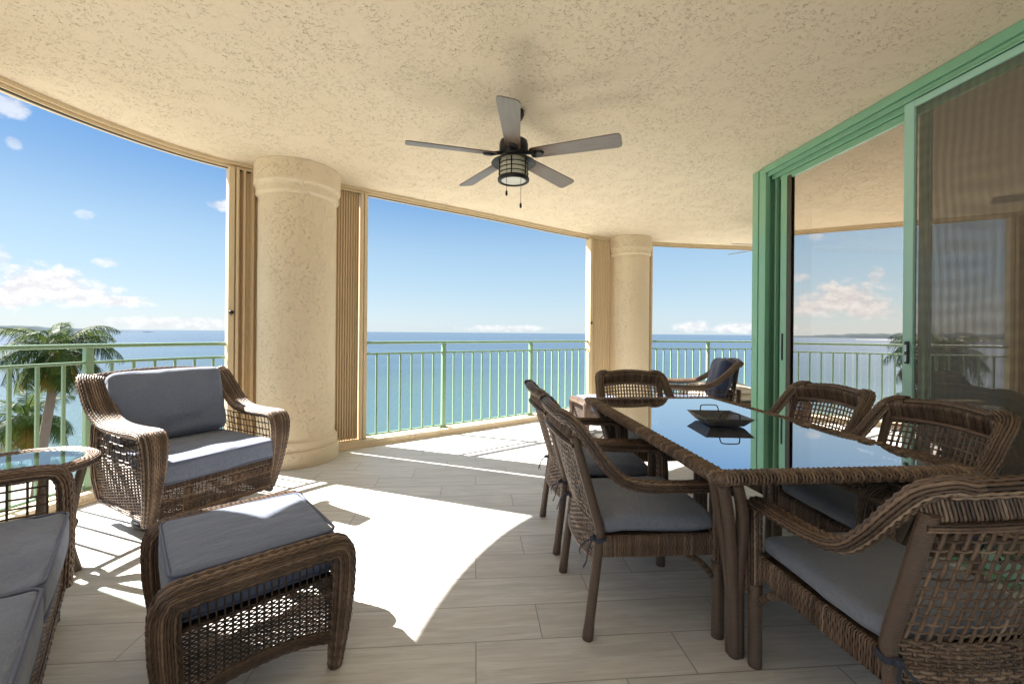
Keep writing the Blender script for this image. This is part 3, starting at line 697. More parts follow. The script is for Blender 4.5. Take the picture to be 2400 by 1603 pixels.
def palm(label, base, top, spread, nf, seed, group='coconut palms below the balcony'):
    rg = np.random.default_rng(seed)
    o = thing('coconut_palm', label, 'palm tree', base, group=group)
    tp = V(top) - V(base)
    pts = [(0, 0, 0), (tp[0] * .15, tp[1] * .15, tp[2] * .35), (tp[0] * .5, tp[1] * .5, tp[2] * .7), tuple(tp)]
    P = spath(pts, .22); k = len(P); sc_ = np.linspace(.21, .125, k) * (1 + .05 * (np.arange(k) % 2)); sc_[:4] *= V([1.7, 1.4, 1.2, 1.08])
    b = MB(); b.tube(P, circ(1, 10), (1, 0, 0), scale=sc_); b.build('trunk', BARK, o)
    b = MB()
    for i in range(nf):
        az = i * 2.39996 + rg.normal() * .2; g = i / (nf - 1)
        el = 1.35 - g * 2.15 + rg.normal() * .08; Lf = spread * (.80 + .28 * rg.random()) * (1.0 if g < .8 else .75)
        n = 20; s = np.linspace(0, 1, n); droop = (1.0 + .55 * rg.random()) * (1.15 - .25 * g)
        ang = np.maximum(el - droop * s ** 1.5 * 1.25, -1.30 + .1 * rg.normal()); dr = np.cumsum(np.cos(ang)) * Lf / n; dz = np.cumsum(np.sin(ang)) * Lf / n
        hd = V([cos(az), sin(az)]); side = V([-sin(az), cos(az), 0]); tw = rg.normal() * .25
        R = np.column_stack([hd[0] * dr, hd[1] * dr, dz]) + tp + V([0, 0, .05])
        dead = 1. if (g > .82) else 0.; col = .93 if dead else float(np.clip(.42 + .25 * rg.normal() * .6, .0, .8))
        b.tube(R, circ(1, 5), (0, 0, 1), scale=np.linspace(.028, .006, n), rnd=min(.78, col + .25))
        T = unit(np.gradient(R, axis=0)); U = unit(np.cross(np.broadcast_to(side, T.shape), T)); U *= np.sign(U[:, 2:3] + 1e-6) if True else 1
        m = 50; si = np.linspace(.10, .995, m)
        vs = []; q = []
        for j, sj in enumerate(si):
            x = sj * (n - 1); a = int(min(x, n - 2)); fr = x - a
            p = R[a] * (1 - fr) + R[a + 1] * fr; Tt = T[a]; Uu = U[a]
            ll = spread * .26 * (sin(pi * min(1, (sj * .9 + .12))) ** .6) * (.85 + .3 * rg.random()); w = .013 * spread / 2.4
            for sd in (-1, 1):
                back = .55 + .5 * sj; dn = -.25 - .5 * rg.random() - .30 * g
                d = unit((sd * side * 1.0 + Tt * back + Uu * (dn + sd * tw))[None])[0]
                wv = unit(np.cross(d, Uu)[None])[0] * w
                p1 = p + d * ll * .55; p2 = p + d * ll + V([0, 0, -ll * (.28 + .25 * rg.random())])
                k0 = len(vs); vs += [p - wv, p + wv, p1 + wv * .95, p1 - wv * .95, p2 + wv * .12, p2 - wv * .12]
                q += [(k0, k0 + 1, k0 + 2, k0 + 3), (k0 + 3, k0 + 2, k0 + 4, k0 + 5)]
        rn = np.repeat(np.clip(col + rg.normal(size=len(vs) // 6) * .09, 0, 1), 6)
        b.add(vs, q, rn, smooth=False)
    b.build('crown', PALML, o)
    b = MB()
    for i in range(46):
        az = rg.random() * 2 * pi; r0 = .12 + .25 * rg.random(); L0 = .4 + .5 * rg.random()
        p0 = tp + V([cos(az) * .1, sin(az) * .1, -.05]); p1 = p0 + V([cos(az) * r0, sin(az) * r0, .08]); p2 = p0 + V([cos(az) * r0 * 1.7, sin(az) * r0 * 1.7, -L0])
        b.tube(spath([p0, p1, p2], .12), circ(.018, 4), (1, 0, 0), rnd=.8)
    b.build('flower_stalk', FIBRE, o)
    b = MB()
    for i in range(8):
        az = i * .8; c = tp + V([cos(az) * .24, sin(az) * .24, -.22 - .12 * (i % 2)]); a = np.linspace(0, pi, 8)
        b.lathe([(.10 * sin(x), .13 * cos(x)) for x in a], tuple(c), 10)
    b.build('coconut_cluster', simple('coconut_husk', (.16, .17, .04), .6), o)
    return o
def at(px, py, d, z=None):
    v = pxdir(px, py); return V([v.x * d, v.y * d, EYE + v.z * d])
c1 = at(138, 828, 17.); palm('tall coconut palm rising above the left railing to the horizon', (c1[0] - .6, c1[1] - .8, ZG + .3), tuple(c1), 2.4, 34, 3)
c2 = at(62, 985, 22.); palm('shorter coconut palm lower behind the left railing balusters', (c2[0] + .9, c2[1] + .5, ZG + .3), tuple(c2), 2.9, 22, 11)
c3 = at(-420, 870, 15.); palm('coconut palm beyond the left edge, seen reflected in the glass door', (c3[0] - .5, c3[1] + .2, ZG + .3), tuple(c3), 2.5, 24, 21)
c4 = at(-900, 950, 24.); palm('low coconut palm farther left on the beach', (c4[0] - .5, c4[1] + .2, ZG + .3), tuple(c4), 2.6, 22, 33)
def shrub(label, c, r, h, seed):
    rg = np.random.default_rng(seed); o = thing('garden_shrub', label, 'shrub', c, group='shrubs in the garden below')
    b = MB(); n = 700
    d = unit(rg.normal(size=(n, 3))); d[:, 2] = np.abs(d[:, 2]); rad = rg.random(n) ** .45
    lump = V([1 + .35 * mnoise.noise(Vector(x * 2.2) + Vector((seed, 0, 0))) for x in d])
    P = d * (rad * lump)[:, None] * V([r, r, h])
    for p in P:
        a = unit(rg.normal(size=(1, 3)) + V([[0, 0, .5]]))[0]; t_ = unit(np.cross(a, rg.normal(size=3))[None])[0]; u2 = np.cross(a, t_); l = .16 + .12 * rg.random()
        b.add([p - t_ * l, p - u2 * l * .45, p + t_ * l, p + u2 * l * .45], [(0, 1, 2, 3)], float(np.clip(rg.normal(.45, .2), 0, .9)), False)
    b.build('foliage', SHRUBL, o)
    b = MB()
    for i in range(5):
        a = i * 1.26; b.tube(spath([(0, 0, -.1), (cos(a) * r * .2, sin(a) * r * .2, h * .4), (cos(a) * r * .5, sin(a) * r * .5, h * .8)], .2), circ(.03, 5), (1, 0, 0))
    b.build('stem', BARK, o)
for i, (px, py, r, h, lab) in enumerate(((28, 1120, 1.5, 1.6, 'dark green shrub on the lawn under the left railing'), (120, 1098, 1.1, 1.0, 'small round shrub beside the sandy path below'),
                                       (-60, 1100, 1.8, 2.2, 'tall dark shrub at the far left of the lawn'), (196, 1078, .8, .7, 'low shrub at the top of the beach below'))):
    v = pxdir(px, py); d = (ZG + .5 - EYE) / v.z
    shrub(lab, (v.x * d, v.y * d, ZG + .45), r, h, 50 + i)
# ==FURN==
# ------------------------------------------------------------------ ceiling fans
def fan(label, c, ang0, R_blade, blade_m, zb=2.40, chains=True, light=True, pitch=radians(-13)):
    o = thing('ceiling_fan', label, 'ceiling fan', (c[0], c[1], HC), 0, group='ceiling fans')
    z = lambda q: q - HC
    b = MB(); b.lathe([(0, z(2.697)), (.068, z(2.697)), (.070, z(2.675)), (.055, z(2.645)), (.022, z(2.635)), (0, z(2.635))], n=28); b.build('canopy', BLACK, o)
    b = MB(); b.lathe([(.013, z(2.64)), (.013, z(2.52))], n=14); b.lathe([(.013, z(2.535)), (.03, z(2.525)), (.032, z(2.505))], n=20); b.build('downrod', BLACK, o)
    b = MB(); b.lathe([(0, z(2.512)), (.06, z(2.510)), (.092, z(2.495)), (.098, z(2.47)), (.098, z(2.425)), (.085, z(2.405)), (.080, z(2.375)), (0, z(2.37))], n=36); b.build('motor_housing', BLACK, o)
    for k in range(5):
        a = ang0 + k * 2 * pi / 5
        b = MB(); pts = []
        w0, w1, L0 = .050, .066, .14
        out = [(L0 - .02, -w0 * .8), (L0, -w0), (R_blade - .03, -w1), (R_blade - .008, -w1 + .008), (R_blade, -w1 + .03), (R_blade, w1 - .03), (R_blade - .008, w1 - .008), (R_blade - .03, w1), (L0, w0), (L0 - .02, w0 * .8)]
        n = len(out); vs = [(x, y * cos(pitch), y * sin(pitch) + .004) for x, y in out] + [(x, y * cos(pitch), y * sin(pitch) - .004) for x, y in out]
        b.add(vs, [(i, n + i, n + (i + 1) % n, (i + 1) % n) for i in range(n)], smooth=False, ngons=[list(range(n)), list(range(n, 2 * n))[::-1]])
        bl = b.build('blade', blade_m, o); bl.location = (0, 0, z(zb)); bl.rotation_euler = (0, 0, a)
        b = MB(); b.tube(spath([(.07, 0, .012), (.11, 0, .006), (.15, 0, -.004 )], .01), rrect(.014, .045, .005), (0, 0, 1))
        cc = circ(1, 18); i0 = [(.175 + .040 * x, .030 * y) for x, y in cc]
        vs = [(x, y * cos(pitch), y * sin(pitch) - .0045) for x, y in i0] + [(.175 + (x - .175) * .8, y * .8 * cos(pitch), y * .8 * sin(pitch) - .017) for x, y in i0]
        b.add(vs, [(i, (i + 1) % 18, 18 + (i + 1) % 18, 18 + i) for i in range(18)], ngons=[list(range(18, 36))])
        b.build('blade_bracket', BLACK, bl)
    if light:
        b = MB(); b.lathe([(.060, z(2.385)), (.10, z(2.378)), (.148, z(2.352)), (.152, z(2.345)), (.146, z(2.347)), (.098, z(2.370)), (.06, z(2.374))], n=44); b.build('light_hood', BLACK, o)
        b = MB(); b.lathe([(.088, z(2.372)), (.092, z(2.345)), (.092, z(2.245)), (.086, z(2.238))], n=36); sh = b.build('lamp_shade', FROST, o)
        b = MB()
        for zz in (2.335, 2.305, 2.275): b.tube([(.100 * cos(q), .100 * sin(q), z(zz)) for q in np.arange(40) * pi / 20], circ(.0032, 6), (0, 0, 1), closed=True)
        for k in range(6):
            q = k * pi / 3 + .3; b.tube([(.101 * cos(q), .101 * sin(q), z(2.362)), (.101 * cos(q), .101 * sin(q), z(2.245))], circ(.004, 6), (1, 0, 0))
        b.build('lamp_cage', BLACK, o)
        b = MB(); b.lathe([(.090, z(2.252)), (.104, z(2.250)), (.108, z(2.238)), (.106, z(2.226)), (.094, z(2.222)), (.084, z(2.226)), (.084, z(2.232))], n=40); b.build('lamp_ring', BLACK, o)
        b = MB(); b.lathe([(0, z(2.2295)), (.05, z(2.2295)), (.086, z(2.231))], n=36); b.build('lamp_lens', LENS, o)
    if chains:
        for (x, y, zl) in ((-.052, -.082, 2.135), (.045, -.055, 2.065)):
            b = MB(); b.tube([(x, y, z(2.36)), (x, y, z(zl))], circ(.0016, 5), (1, 0, 0)); b.lathe([(0, z(zl)), (.006, z(zl - .002)), (.0075, z(zl - .012)), (.0075, z(zl - .028)), (.004, z(zl - .034)), (0, z(zl - .035))], (x, y, 0), 10)
            b.build('pull_chain', BLACK, o)
    return o
fan('black ceiling fan with five weathered wood blades and caged lamp', (.248, 2.885), radians(-97.5), .715, BLADEM)
fan('pale grey ceiling fan half hidden behind the green door frame', (4.0, 5.35), radians(187), .68, BLADEG, zb=2.38, chains=False, light=False)

# ------------------------------------------------------------------ dining set
def rev(sx, pts): return [(sx * x, y, z) for x, y, z in pts]
def back_y(z): return np.interp(z, [.0, .25, .42, .62, .87], [-.265, -.235, -.215, -.275, -.35])
def dining_chair(label, loc, rz, group):
    o = thing('dining_chair', label, 'dining chair', loc, rz, group)
    for sx in (-1, 1):
        b = MB(); P = spath(rev(sx, [(.262, .255, .0), (.263, .255, .15), (.265, .252, .30)]), .02)
        b.tube(P, circ(.0235, 12), (1, 0, 0)); b.build('front_leg', LEGW, o)
        b = MB(); zz = np.linspace(0, .80, 26); xx = np.interp(zz, [0, .42, .80], [.238, .232, .250])
        b.tube(np.column_stack([sx * xx, back_y(zz), zz]), circ(.0195, 12), (1, 0, 0), scale=np.interp(zz, [0, .02, .06, .8], [1.12, 1.15, 1., 1.]))
        b.build('rear_leg', LEGW, o)
        b = MB()
        P = spath(rev(sx, [(.265, .262, .27), (.266, .264, .42), (.268, .262, .54), (.272, .245, .590), (.278, .20, .603), (.286, .08, .607), (.290, -.06, .615), (.290, -.15, .640), (.286, -.215, .700), (.276, -.270, .775), (.264, -.322, .842), (.235, -.352, .868), (.19, -.365, .874)]), .009)
        s = np.linspace(0, 1, len(P)); sc2 = np.column_stack([np.interp(s, [0, .2, .32, .8, 1], [.85, .9, 1., 1.05, 1.15]), np.interp(s, [0, .2, .32, .8, 1], [1.15, 1.2, .95, .9, .95])])
        b.clad(P, circ(.030, 20, .021), (sx, 0, 0), 16, .0050, .0024, .028, scale=sc2)
        b.build('arm', WICK_LIFT, o)
    b = MB()
    for sx in (-1, 1):
        b.wrap(spath(rev(sx, [(.252, .25, .365), (.250, 0, .365), (.236, -.205, .36)]), .02), rrect(.022, .085, .008), (1, 0, 0), .0075, .0036, .0016, .04, m=14)
        b.wrap(spath(rev(sx, [(.262, .235, .24), (.250, .19, .29), (.245, .13, .325)]), .02), circ(.012, 8), (1, 0, 0), .008, .003, 0, m=8)
    b.wrap(spath([(-.245, .255, .365), (0, .258, .365), (.245, .255, .365)], .02), rrect(.022, .085, .008), (0, 1, 0), .0075, .0036, .0016, .04, m=14)
    b.box((0, .02, .395), (.47, .44, .012), rnd=.1)
    b.build('seat_frame', WICK_LIFT, o)
    W = .225
    def surf(u, v):
        u = V(u); v = V(v); x = u * W; z = v + .012 * (1 - u ** 2) * np.clip((v - .5) / .3, 0, 1)
        return np.stack(np.broadcast_arrays(x, back_y(v) - .035 * (1 - u ** 2), z), -1)
    b = MB()
    b.weave(surf, np.linspace(-1, 1, 19), np.linspace(.435, .775, 14), wu=(.0062, .0026), wv=(.0042, .0024), amp=.0030)
    b.weave(surf, np.linspace(-1, 1, 19), np.linspace(.30, .43, 14), wu=(.0062, .0026), wv=(.0052, .0030), amp=.0045)
    b.tube(surf(np.linspace(-1, 1, 24), np.full(24, .78)), circ(.010, 8), (0, 0, 1)); b.tube(surf(np.linspace(-1, 1, 24), np.full(24, .297)), circ(.010, 8), (0, 0, 1))
    b.build('backrest', WICK_LIFT, o)
    b = MB(); P = spath([(-.262, -.325, .825), (-.18, -.352, .835), (0, -.372, .848), (.18, -.352, .835), (.262, -.325, .825)], .01)
    Q = P + V([0, .012, -.012]); b.wrap(Q, rrect(.016, .080, .007), (0, -1, .25), .0085, .0044, .0008, .05, m=16)
    Q = P[3:-3] + V([0, -.012, .030]); b.clad(Q, circ(.021, 14), (0, -1, .25), 13, .0048, .002, .03)
    Q = P + V([0, -.006, -.060]); b.clad(Q, circ(.009, 8), (0, -1, .25), 7, .0040, .001, .03)
    b.build('top_rail', WICK_LIFT, o)
    cu = MB().cushion((0, .025, .440), .47, .47, .062, .016, .026, 28, rng.integers(99)).build('seat_cushion', FABD, o)
    for sx in (-1, 1):
        b = MB(); y0 = back_y(.40)
        b.tube([(sx * .232 + .026 * cos(q), y0 + .026 * sin(q), .392 + .004 * sin(3 * q)) for q in np.arange(14) * pi / 7], rrect(.016, .003, .001, 1), (0, 0, 1), closed=True)
        b.lathe([(0, .011), (.011, .006), (.012, -.004), (0, -.011)], (sx * .236, y0 - .030, .392), 8)
        b.tube(spath([(sx * .236, y0 - .032, .392), (sx * .262, y0 - .055, .36), (sx * .275, y0 - .065, .325), (sx * .268, y0 - .075, .30)], .01), rrect(.010, .003, .001, 1), (1, 0, 0))
        b.tube(spath([(sx * .236, y0 - .032, .392), (sx * .222, y0 - .06, .37), (sx * .205, y0 - .075, .335), (sx * .20, y0 - .07, .315)], .01), rrect(.010, .003, .001, 1), (1, 0, 0))
        b.build('tie', TIE, cu)
    return o
DG = 'wicker dining chairs round the glass table'
d1 = dining_chair('near wicker dining chair on the table side facing the sea railing', (.715, 1.885, 0), -pi / 2, DG)
copy_tree(d1, (.715, 2.535, 0), -pi / 2, 'second wicker dining chair on the railing side of the table, next to the far end', DG)
copy_tree(d1, (1.80, 1.80, 0), pi / 2 - .04, 'wicker dining chair against the screen door, its back showing an open lattice', DG)
copy_tree(d1, (1.835, 2.44, 0), pi / 2 + .03, 'wicker dining chair in front of the clear glass door pane', DG)
copy_tree(d1, (1.285, 1.215, 0), 0.0, 'wicker dining chair at the near end of the table, seen from behind', DG)
copy_tree(d1, (1.28, 3.10, 0), pi, 'wicker dining chair at the far end of the table, facing the camera', DG)

TX0, TX1, TY0, TY1, TZ = .785, 1.757, 1.325, 3.005, .742
tb = thing('dining_table', 'long wicker dining table with a dark reflecting glass top', 'dining table', ((TX0 + TX1) / 2, (TY0 + TY1) / 2, 0))
cx, cy = (TX0 + TX1) / 2, (TY0 + TY1) / 2; hw, hl = (TX1 - TX0) / 2, (TY1 - TY0) / 2
b = MB(); e = .033; prt = rrect(.066, .034, .014)
for sx in (-1, 1):
    b.wrap([(sx * (hw - e), -hl + .03, TZ - .018), (sx * (hw - e), hl - .03, TZ - .018)] if False else spath([(sx * (hw - e), -hl + .01, TZ - .018), (sx * (hw - e), 0, TZ - .018), (sx * (hw - e), hl - .01, TZ - .018)], .03), prt, (1, 0, 0), .0125, .0062, .0026, .022, m=22, slant=1.0)
    b.wrap(spath([(-hw + .04, sx * (hl - e), TZ - .018), (0, sx * (hl - e), TZ - .018), (hw - .04, sx * (hl - e), TZ - .018)], .03), prt, (0, 1, 0), .0125, .0062, .0026, .022, m=22, slant=1.0)
for sx in (-1, 1):
    for sy in (-1, 1): b.box((sx * (hw - .032), sy * (hl - .032), TZ - .018), (.060, .060, .034), bev=.014)
b.build('table_frame', WICK_LIFT, tb)
b = MB(); b.box((0, 0, TZ - .004), (2 * hw - .118, 2 * hl - .118, .006)); b.build('glass_top', TGLASS, tb)
for sx in (-1, 1):
    for sy in (-1, 1):
        b = MB(); x0, y0 = sx * (hw - .055), sy * (hl - .055)
        for (dx, dy, tx, ty) in ((0, 0, 0, 0), (-.055, -.005, -.03, 0), (0, -.055, 0, -.03)):
            P = spath([(x0 + sx * dx * .95, y0 + sy * dy, TZ - .045), (x0 + sx * (dx - .055), y0 + sy * (dy - .055), .55), (x0 + sx * (-.125 + dx * .35), y0 + sy * (-.13 + dy * .35), .25), (x0 + sx * (-.135 + dx * .32), y0 + sy * (-.14 + dy * .32), .0)], .02)
            b.tube(P, circ(.021, 10), (1, 0, 0))
        b.build('leg', LEGW, tb)
for sx in (-1, 1):
    b = MB(); y_ = hl - .10
    def ap(u, v, sx=sx): 
        u = V(u); v = V(v); return np.stack(np.broadcast_arrays(sx * (hw - .07 - .16 * v), u * y_, TZ - .050 - .115 * v + .0 * u), -1)
    b.weave(ap, np.linspace(-1, 1, 60), np.linspace(0, 1, 22), wu=(.007, .003), wv=(.0046, .003), amp=.004)
    b.tube(ap(np.linspace(-1, 1, 12), np.full(12, 1.02)), circ(.011, 8), (0, 0, 1)); b.build('apron', WICK_LIFT, tb)
b = MB()
for y in (-hl + .13, 0, hl - .13): b.box((0, y, TZ - .055), (2 * hw - .14, .03, .02), rnd=.2)
b.build('cross_bar', WICKD, tb)

tr = thing('serving_tray', 'dark square metal tray with wire handles on the glass table', 'tray', (1.262, 2.112, TZ + .0035), radians(-7))
b = MB(); w1, l1, w0, l0, hh = .118, .128, .082, .092, .040
def ring(w, l, z): return [(-w, -l, z), (w, -l, z), (w, l, z), (-w, l, z)]
vs = ring(w0, l0, 0) + ring(w1, l1, hh) + ring(w1 - .003, l1 - .003, hh + .001) + ring(w0 - .001, l0 - .001, .004)
b.add(vs, [(i, (i + 1) % 4, 4 + (i + 1) % 4, 4 + i) for i in range(4)] + [(4 + i, 4 + (i + 1) % 4, 8 + (i + 1) % 4, 8 + i) for i in range(4)] + [(8 + i, 8 + (i + 1) % 4, 12 + (i + 1) % 4, 12 + i) for i in range(4)] + [(3, 2, 1, 0), (12, 13, 14, 15)], smooth=False)
b.build('tray_body', TRAYM, tr)
for sy in (-1, 1):
    b = MB(); b.tube(spath([(-.05, sy * (l1 - .012), hh - .006), (-.046, sy * (l1 - .006), hh + .018), (-.038, sy * (l1 - .002), hh + .028), (0, sy * (l1 - .001), hh + .03), (.038, sy * (l1 - .002), hh + .028), (.046, sy * (l1 - .006), hh + .018), (.05, sy * (l1 - .012), hh - .006)], .006), circ(.0028, 6), (0, 1, 0)); b.build('handle', BLACK, tr)

# ------------------------------------------------------------------ lounge set
def piping(b, c, w, d, z, rad, r=.0055, rot=None, crown=0.):
    p = rrect(w - .004, d - .004, rad, 6); p = resample(np.concatenate([p, p[:1]]), .02)[:-1]
    P = np.column_stack([p, np.full(len(p), z)])
    if rot is not None: P = P @ V(rot).T
    b.tube(P + V(c), circ(r, 6), (0, 0, 1) if rot is None else V(rot)[:, 2], closed=True)

def swivel_chair(label, loc, rz, group, W=.40, fab=FAB):
    """Wide wicker armchair on a swivel base; its front faces local +y, origin under the middle of the front edge line minus .36."""
    o = thing('swivel_armchair', label, 'armchair', loc, rz, group)
    for sx in (-1, 1):
        b = MB()
        P = spath(rev(sx, [(W - .055, .300, .125), (W - .050, .345, .25), (W - .045, .385, .42), (W - .042, .395, .54), (W - .042, .375, .608), (W - .042, .320, .630), (W - .035, .15, .628), (W - .028, -.05, .640), (W - .022, -.17, .690), (W - .022, -.27, .775), (W - .030, -.365, .870), (W - .045, -.40, .895)]), .010)
        s = np.linspace(0, 1, len(P)); sc2 = np.column_stack([np.interp(s, [0, .15, .30, .36, .62, .8, 1], [.50, .75, 1.05, 1.15, 1.15, 1.25, 1.2]), np.interp(s, [0, .2, .35, 1], [1., 1.1, 1., .9])])
        b.clad(P, rrect(.112, .040, .018), (1, 0, 0), 28, .0056, .0026, .028, scale=sc2)
        b.build('arm', WICK, o)
        def side(u, v, sx=sx):        # u from back 0 to front 1, v height 0..1
            u = V(u); v = V(v); y = -.40 + .03 * (1 - v) + u * (.72 - .02 * v); zb = .135 - .015 * u; zt = .60 + .05 * np.clip(.4 - u, 0, 1)
            z = zb + (zt - zb) * v; x = W - .066 + .022 * np.sin(pi * np.clip(v, 0, 1)) ** .8 * (1 - .3 * u) - .012 * (1 - v)
            return np.stack(np.broadcast_arrays(sx * x, y, z), -1)
        b = MB()
        b.weave(side, np.linspace(.02, .98, 19), np.linspace(.02, .60, 34), wu=(.0050, .0034), wv=(.0046, .0030), amp=.0050)
        b.weave(side, np.linspace(.02, .98, 19), np.linspace(.64, 1.0, 5), wu=(.0046, .003), wv=(.0046, .003), amp=.004)
        P = side(np.linspace(0, 1, 30), np.full(30, 0.)); b.clad(P, circ(.017, 12), (sx, 0, 0), 12, .0044, .0018, .03)
        P = side(np.full(20, 0.0), np.linspace(0, 1, 20)); b.clad(P, circ(.020, 12), (sx, 0, 0), 12, .0044, .0018, .03)
        b.build('side_panel', WICK, o)
    Wi = W - .085
    def front(u, v):
        u = V(u); v = V(v); return np.stack(np.broadcast_arrays(u * Wi, .345 + .0 * u + .022 * v, .145 + .195 * v + 0. * u), -1)
    b = MB(); b.weave(front, np.linspace(-1, 1, 34), np.linspace(0, 1, 30), wu=(.005, .0026), wv=(.0036, .0026), amp=.0036)
    b.clad(front(np.linspace(-1, 1, 30), np.full(30, -.03)), circ(.012, 10), (0, 1, 0), 10, .004, .0015, .03); b.build('front_apron', WICK, o)
    def bk(u, v):
        u = V(u); v = V(v); return np.stack(np.broadcast_arrays(u * (W - .06), -.30 - .105 * v - .03 * (1 - u ** 2), .18 + .70 * v + .02 * (1 - u ** 2) * v), -1)
    b = MB(); b.weave(bk, np.linspace(-1, 1, 30), np.linspace(0, .55, 44), wu=(.005, .003), wv=(.0044, .003), amp=.005); b.weave(bk, np.linspace(-1, 1, 30), np.linspace(.58, 1, 9), wu=(.005, .003), wv=(.0044, .003), amp=.005)
    b.clad(bk(np.linspace(-1.02, 1.02, 60), np.full(60, 1.01)), rrect(.045, .055, .016), (0, 1, 0), 22, .0046, .002, .028); b.build('backrest', WICK, o)
    b = MB(); b.box((0, 0, .325), (2 * Wi + .03, .66, .022), rnd=.1); b.build('seat_deck', WICKD, o)
    rt = None; w_, d_ = 2 * Wi + .01, .66
    cu = MB().cushion((0, .065, .405), w_, d_, .115, .016, .022, 34, int(rng.integers(90))).build('seat_cushion', fab, o)
    b = MB(); piping(b, (0, .065, .405), w_, d_, .055, .024); piping(b, (0, .065, .405), w_, d_, -.055, .024); b.build('piping', PIPE, cu)
    th = radians(14); R = V([[1, 0, 0], [0, cos(pi / 2 + th), -sin(pi / 2 + th)], [0, sin(pi / 2 + th), cos(pi / 2 + th)]])
    cu = MB().cushion((0, -.265, .70), w_ - .0, .455, .12, .04, .045, 34, int(rng.integers(90)), .007, R).build('back_cushion', fab, o)
    b = MB(); piping(b, (0, -.265, .70), w_ - .0, .455, .050, .05, rot=R); b.build('piping', PIPE, cu)
    b = MB(); b.lathe([(.235, .012), (.250, .004), (.275, .004), (.285, .016), (.275, .030), (.250, .030), (.235, .018)], (0, -.02, 0), 40)
    b.lathe([(.028, .02), (.028, .20)], (0, -.02, 0), 16)
    for k in range(4):
        a = k * pi / 2 + .5; b.tube([(.02 * cos(a), -.02 + .02 * sin(a), .04), (.25 * cos(a), -.02 + .25 * sin(a), .02)], rrect(.012, .03, .004), (0, 0, 1))
    for sx in (-1, 1): b.tube(spath([(sx * .2, -.25, .215), (sx * .2, -.02, .10), (sx * .2, .25, .20)], .03), rrect(.014, .035, .004), (1, 0, 0)); b.box((sx * .1, -.02, .20), (.24, .05, .02))
    for k in range(4):
        b.tube([(.2 * (-1) ** k + .02 * cos(q), (.14 if k < 2 else -.18) + .02 * sin(q), .12 + .08 * q / 25) for q in np.linspace(0, 25, 50)], circ(.004, 5), (0, 0, 1))
    b.build('swivel_base', BLACK, o)
    return o
ang = atan2(-.54, .84) - pi / 2      # local +y towards (.84,-.54)
fx, fy = -1.55, 2.77
swivel_chair('wide wicker swivel armchair with grey cushions in front of the big column', (fx - .36 * .84, fy + .36 * .54, 0), ang, 'wicker swivel armchairs')
swivel_chair('farther wicker swivel armchair with a navy cushion beyond the table', (2.50, 4.70, 0), radians(70), 'wicker swivel armchairs', .37, FABN)

def ottoman(label, loc, rz, group):
    o = thing('ottoman', label, 'ottoman', loc, rz, group)
    for sy in (-1, 1):
        y = sy * .275
        b = MB(); P = V([1, 1, .95]) * spath([(-.225, y, .0), (-.240, y, .15), (-.251, y, .30), (-.253, y, .40), (-.243, y, .437), (-.212, y, .453), (0, y, .457), (.212, y, .453), (.243, y, .437), (.253, y, .40), (.251, y, .30), (.240, y, .15), (.225, y, .0)], .010)
        s = np.linspace(-1, 1, len(P)); sc2 = np.interp(np.abs(s), [0, .45, .6, .8, 1], [1, 1, 1, .8, .5])
        b.clad(P, rrect(.086, .072, .028), (0, 1, 0), 36, .0046, .0020, .034, scale=sc2); b.build('arm', WICK, o)
        def pn(u, v, y=y): 
            u = V(u); v = V(v); return np.stack(np.broadcast_arrays(u * .215, y + 0. * u, .135 + .265 * v + .05 * (u ** 2 - 1) * (1 - v) * .0), -1)
        b = MB(); b.weave(pn, np.linspace(-1, 1, 21), np.linspace(.0, .72, 27), wu=(.0040, .0030), wv=(.0032, .0028), amp=.0042)
        for u in np.linspace(-1, 1, 21): b.tube(pn(np.full(6, u), np.linspace(.7, .99, 6)), circ(.0034, 4, .003), (0, 1, 0))
        b.clad(spath([(-.235, y, .10), (-.12, y, .135), (0, y, .145), (.12, y, .135), (.235, y, .10)], .01), rrect(.022, .034, .009), (0, 1, 0), 14, .0038, .0015, .03); b.build('side_panel', WICKD, o)
    for sx in (-1, 1):
        def sp(u, v, sx=sx): 
            u = V(u); v = V(v); return np.stack(np.broadcast_arrays(sx * (.222 + 0. * u), u * .24, .20 + .11 * v + 0. * u), -1)
        b = MB(); b.weave(sp, np.linspace(-1, 1, 18), np.linspace(0, 1, 16), wu=(.0045, .003), wv=(.0038, .0028), amp=.004); b.build('end_apron', WICK, o)
    b = MB(); b.box((0, 0, .312), (.44, .50, .02), rnd=.1); b.build('seat_deck', WICKD, o)
    cu = MB().cushion((0, 0, .402), .485, .480, .150, .014, .030, 36, int(rng.integers(90)), .003).build('seat_cushion', FAB, o)
    b = MB(); piping(b, (0, 0, .402), .485, .480, .070, .03); piping(b, (0, 0, .402), .485, .480, -.07, .03); b.build('piping', PIPE, cu)
    return o
ot = ottoman('wicker ottoman with a grey cushion partly in sun, in front of the armchair', (-.84, 1.665, 0), atan2(.6, .79), 'wicker ottomans')
copy_tree(ot, (1.50, 5.08, 0), radians(98), 'small sunlit wicker ottoman beyond the far left corner of the table', 'wicker ottomans').scale = (.9, .9, .9)

# sofa: local +x runs along its front towards the camera's side, local +y is the way it faces
so = thing('wicker_sofa', 'wicker sofa with grey seat cushions at the lower left corner', 'sofa', (0, 0, 0))
SXL = 1.52
so.location = (-1.715, 1.957, 0); so.rotation_euler = (0, 0, atan2(-.80, .60))
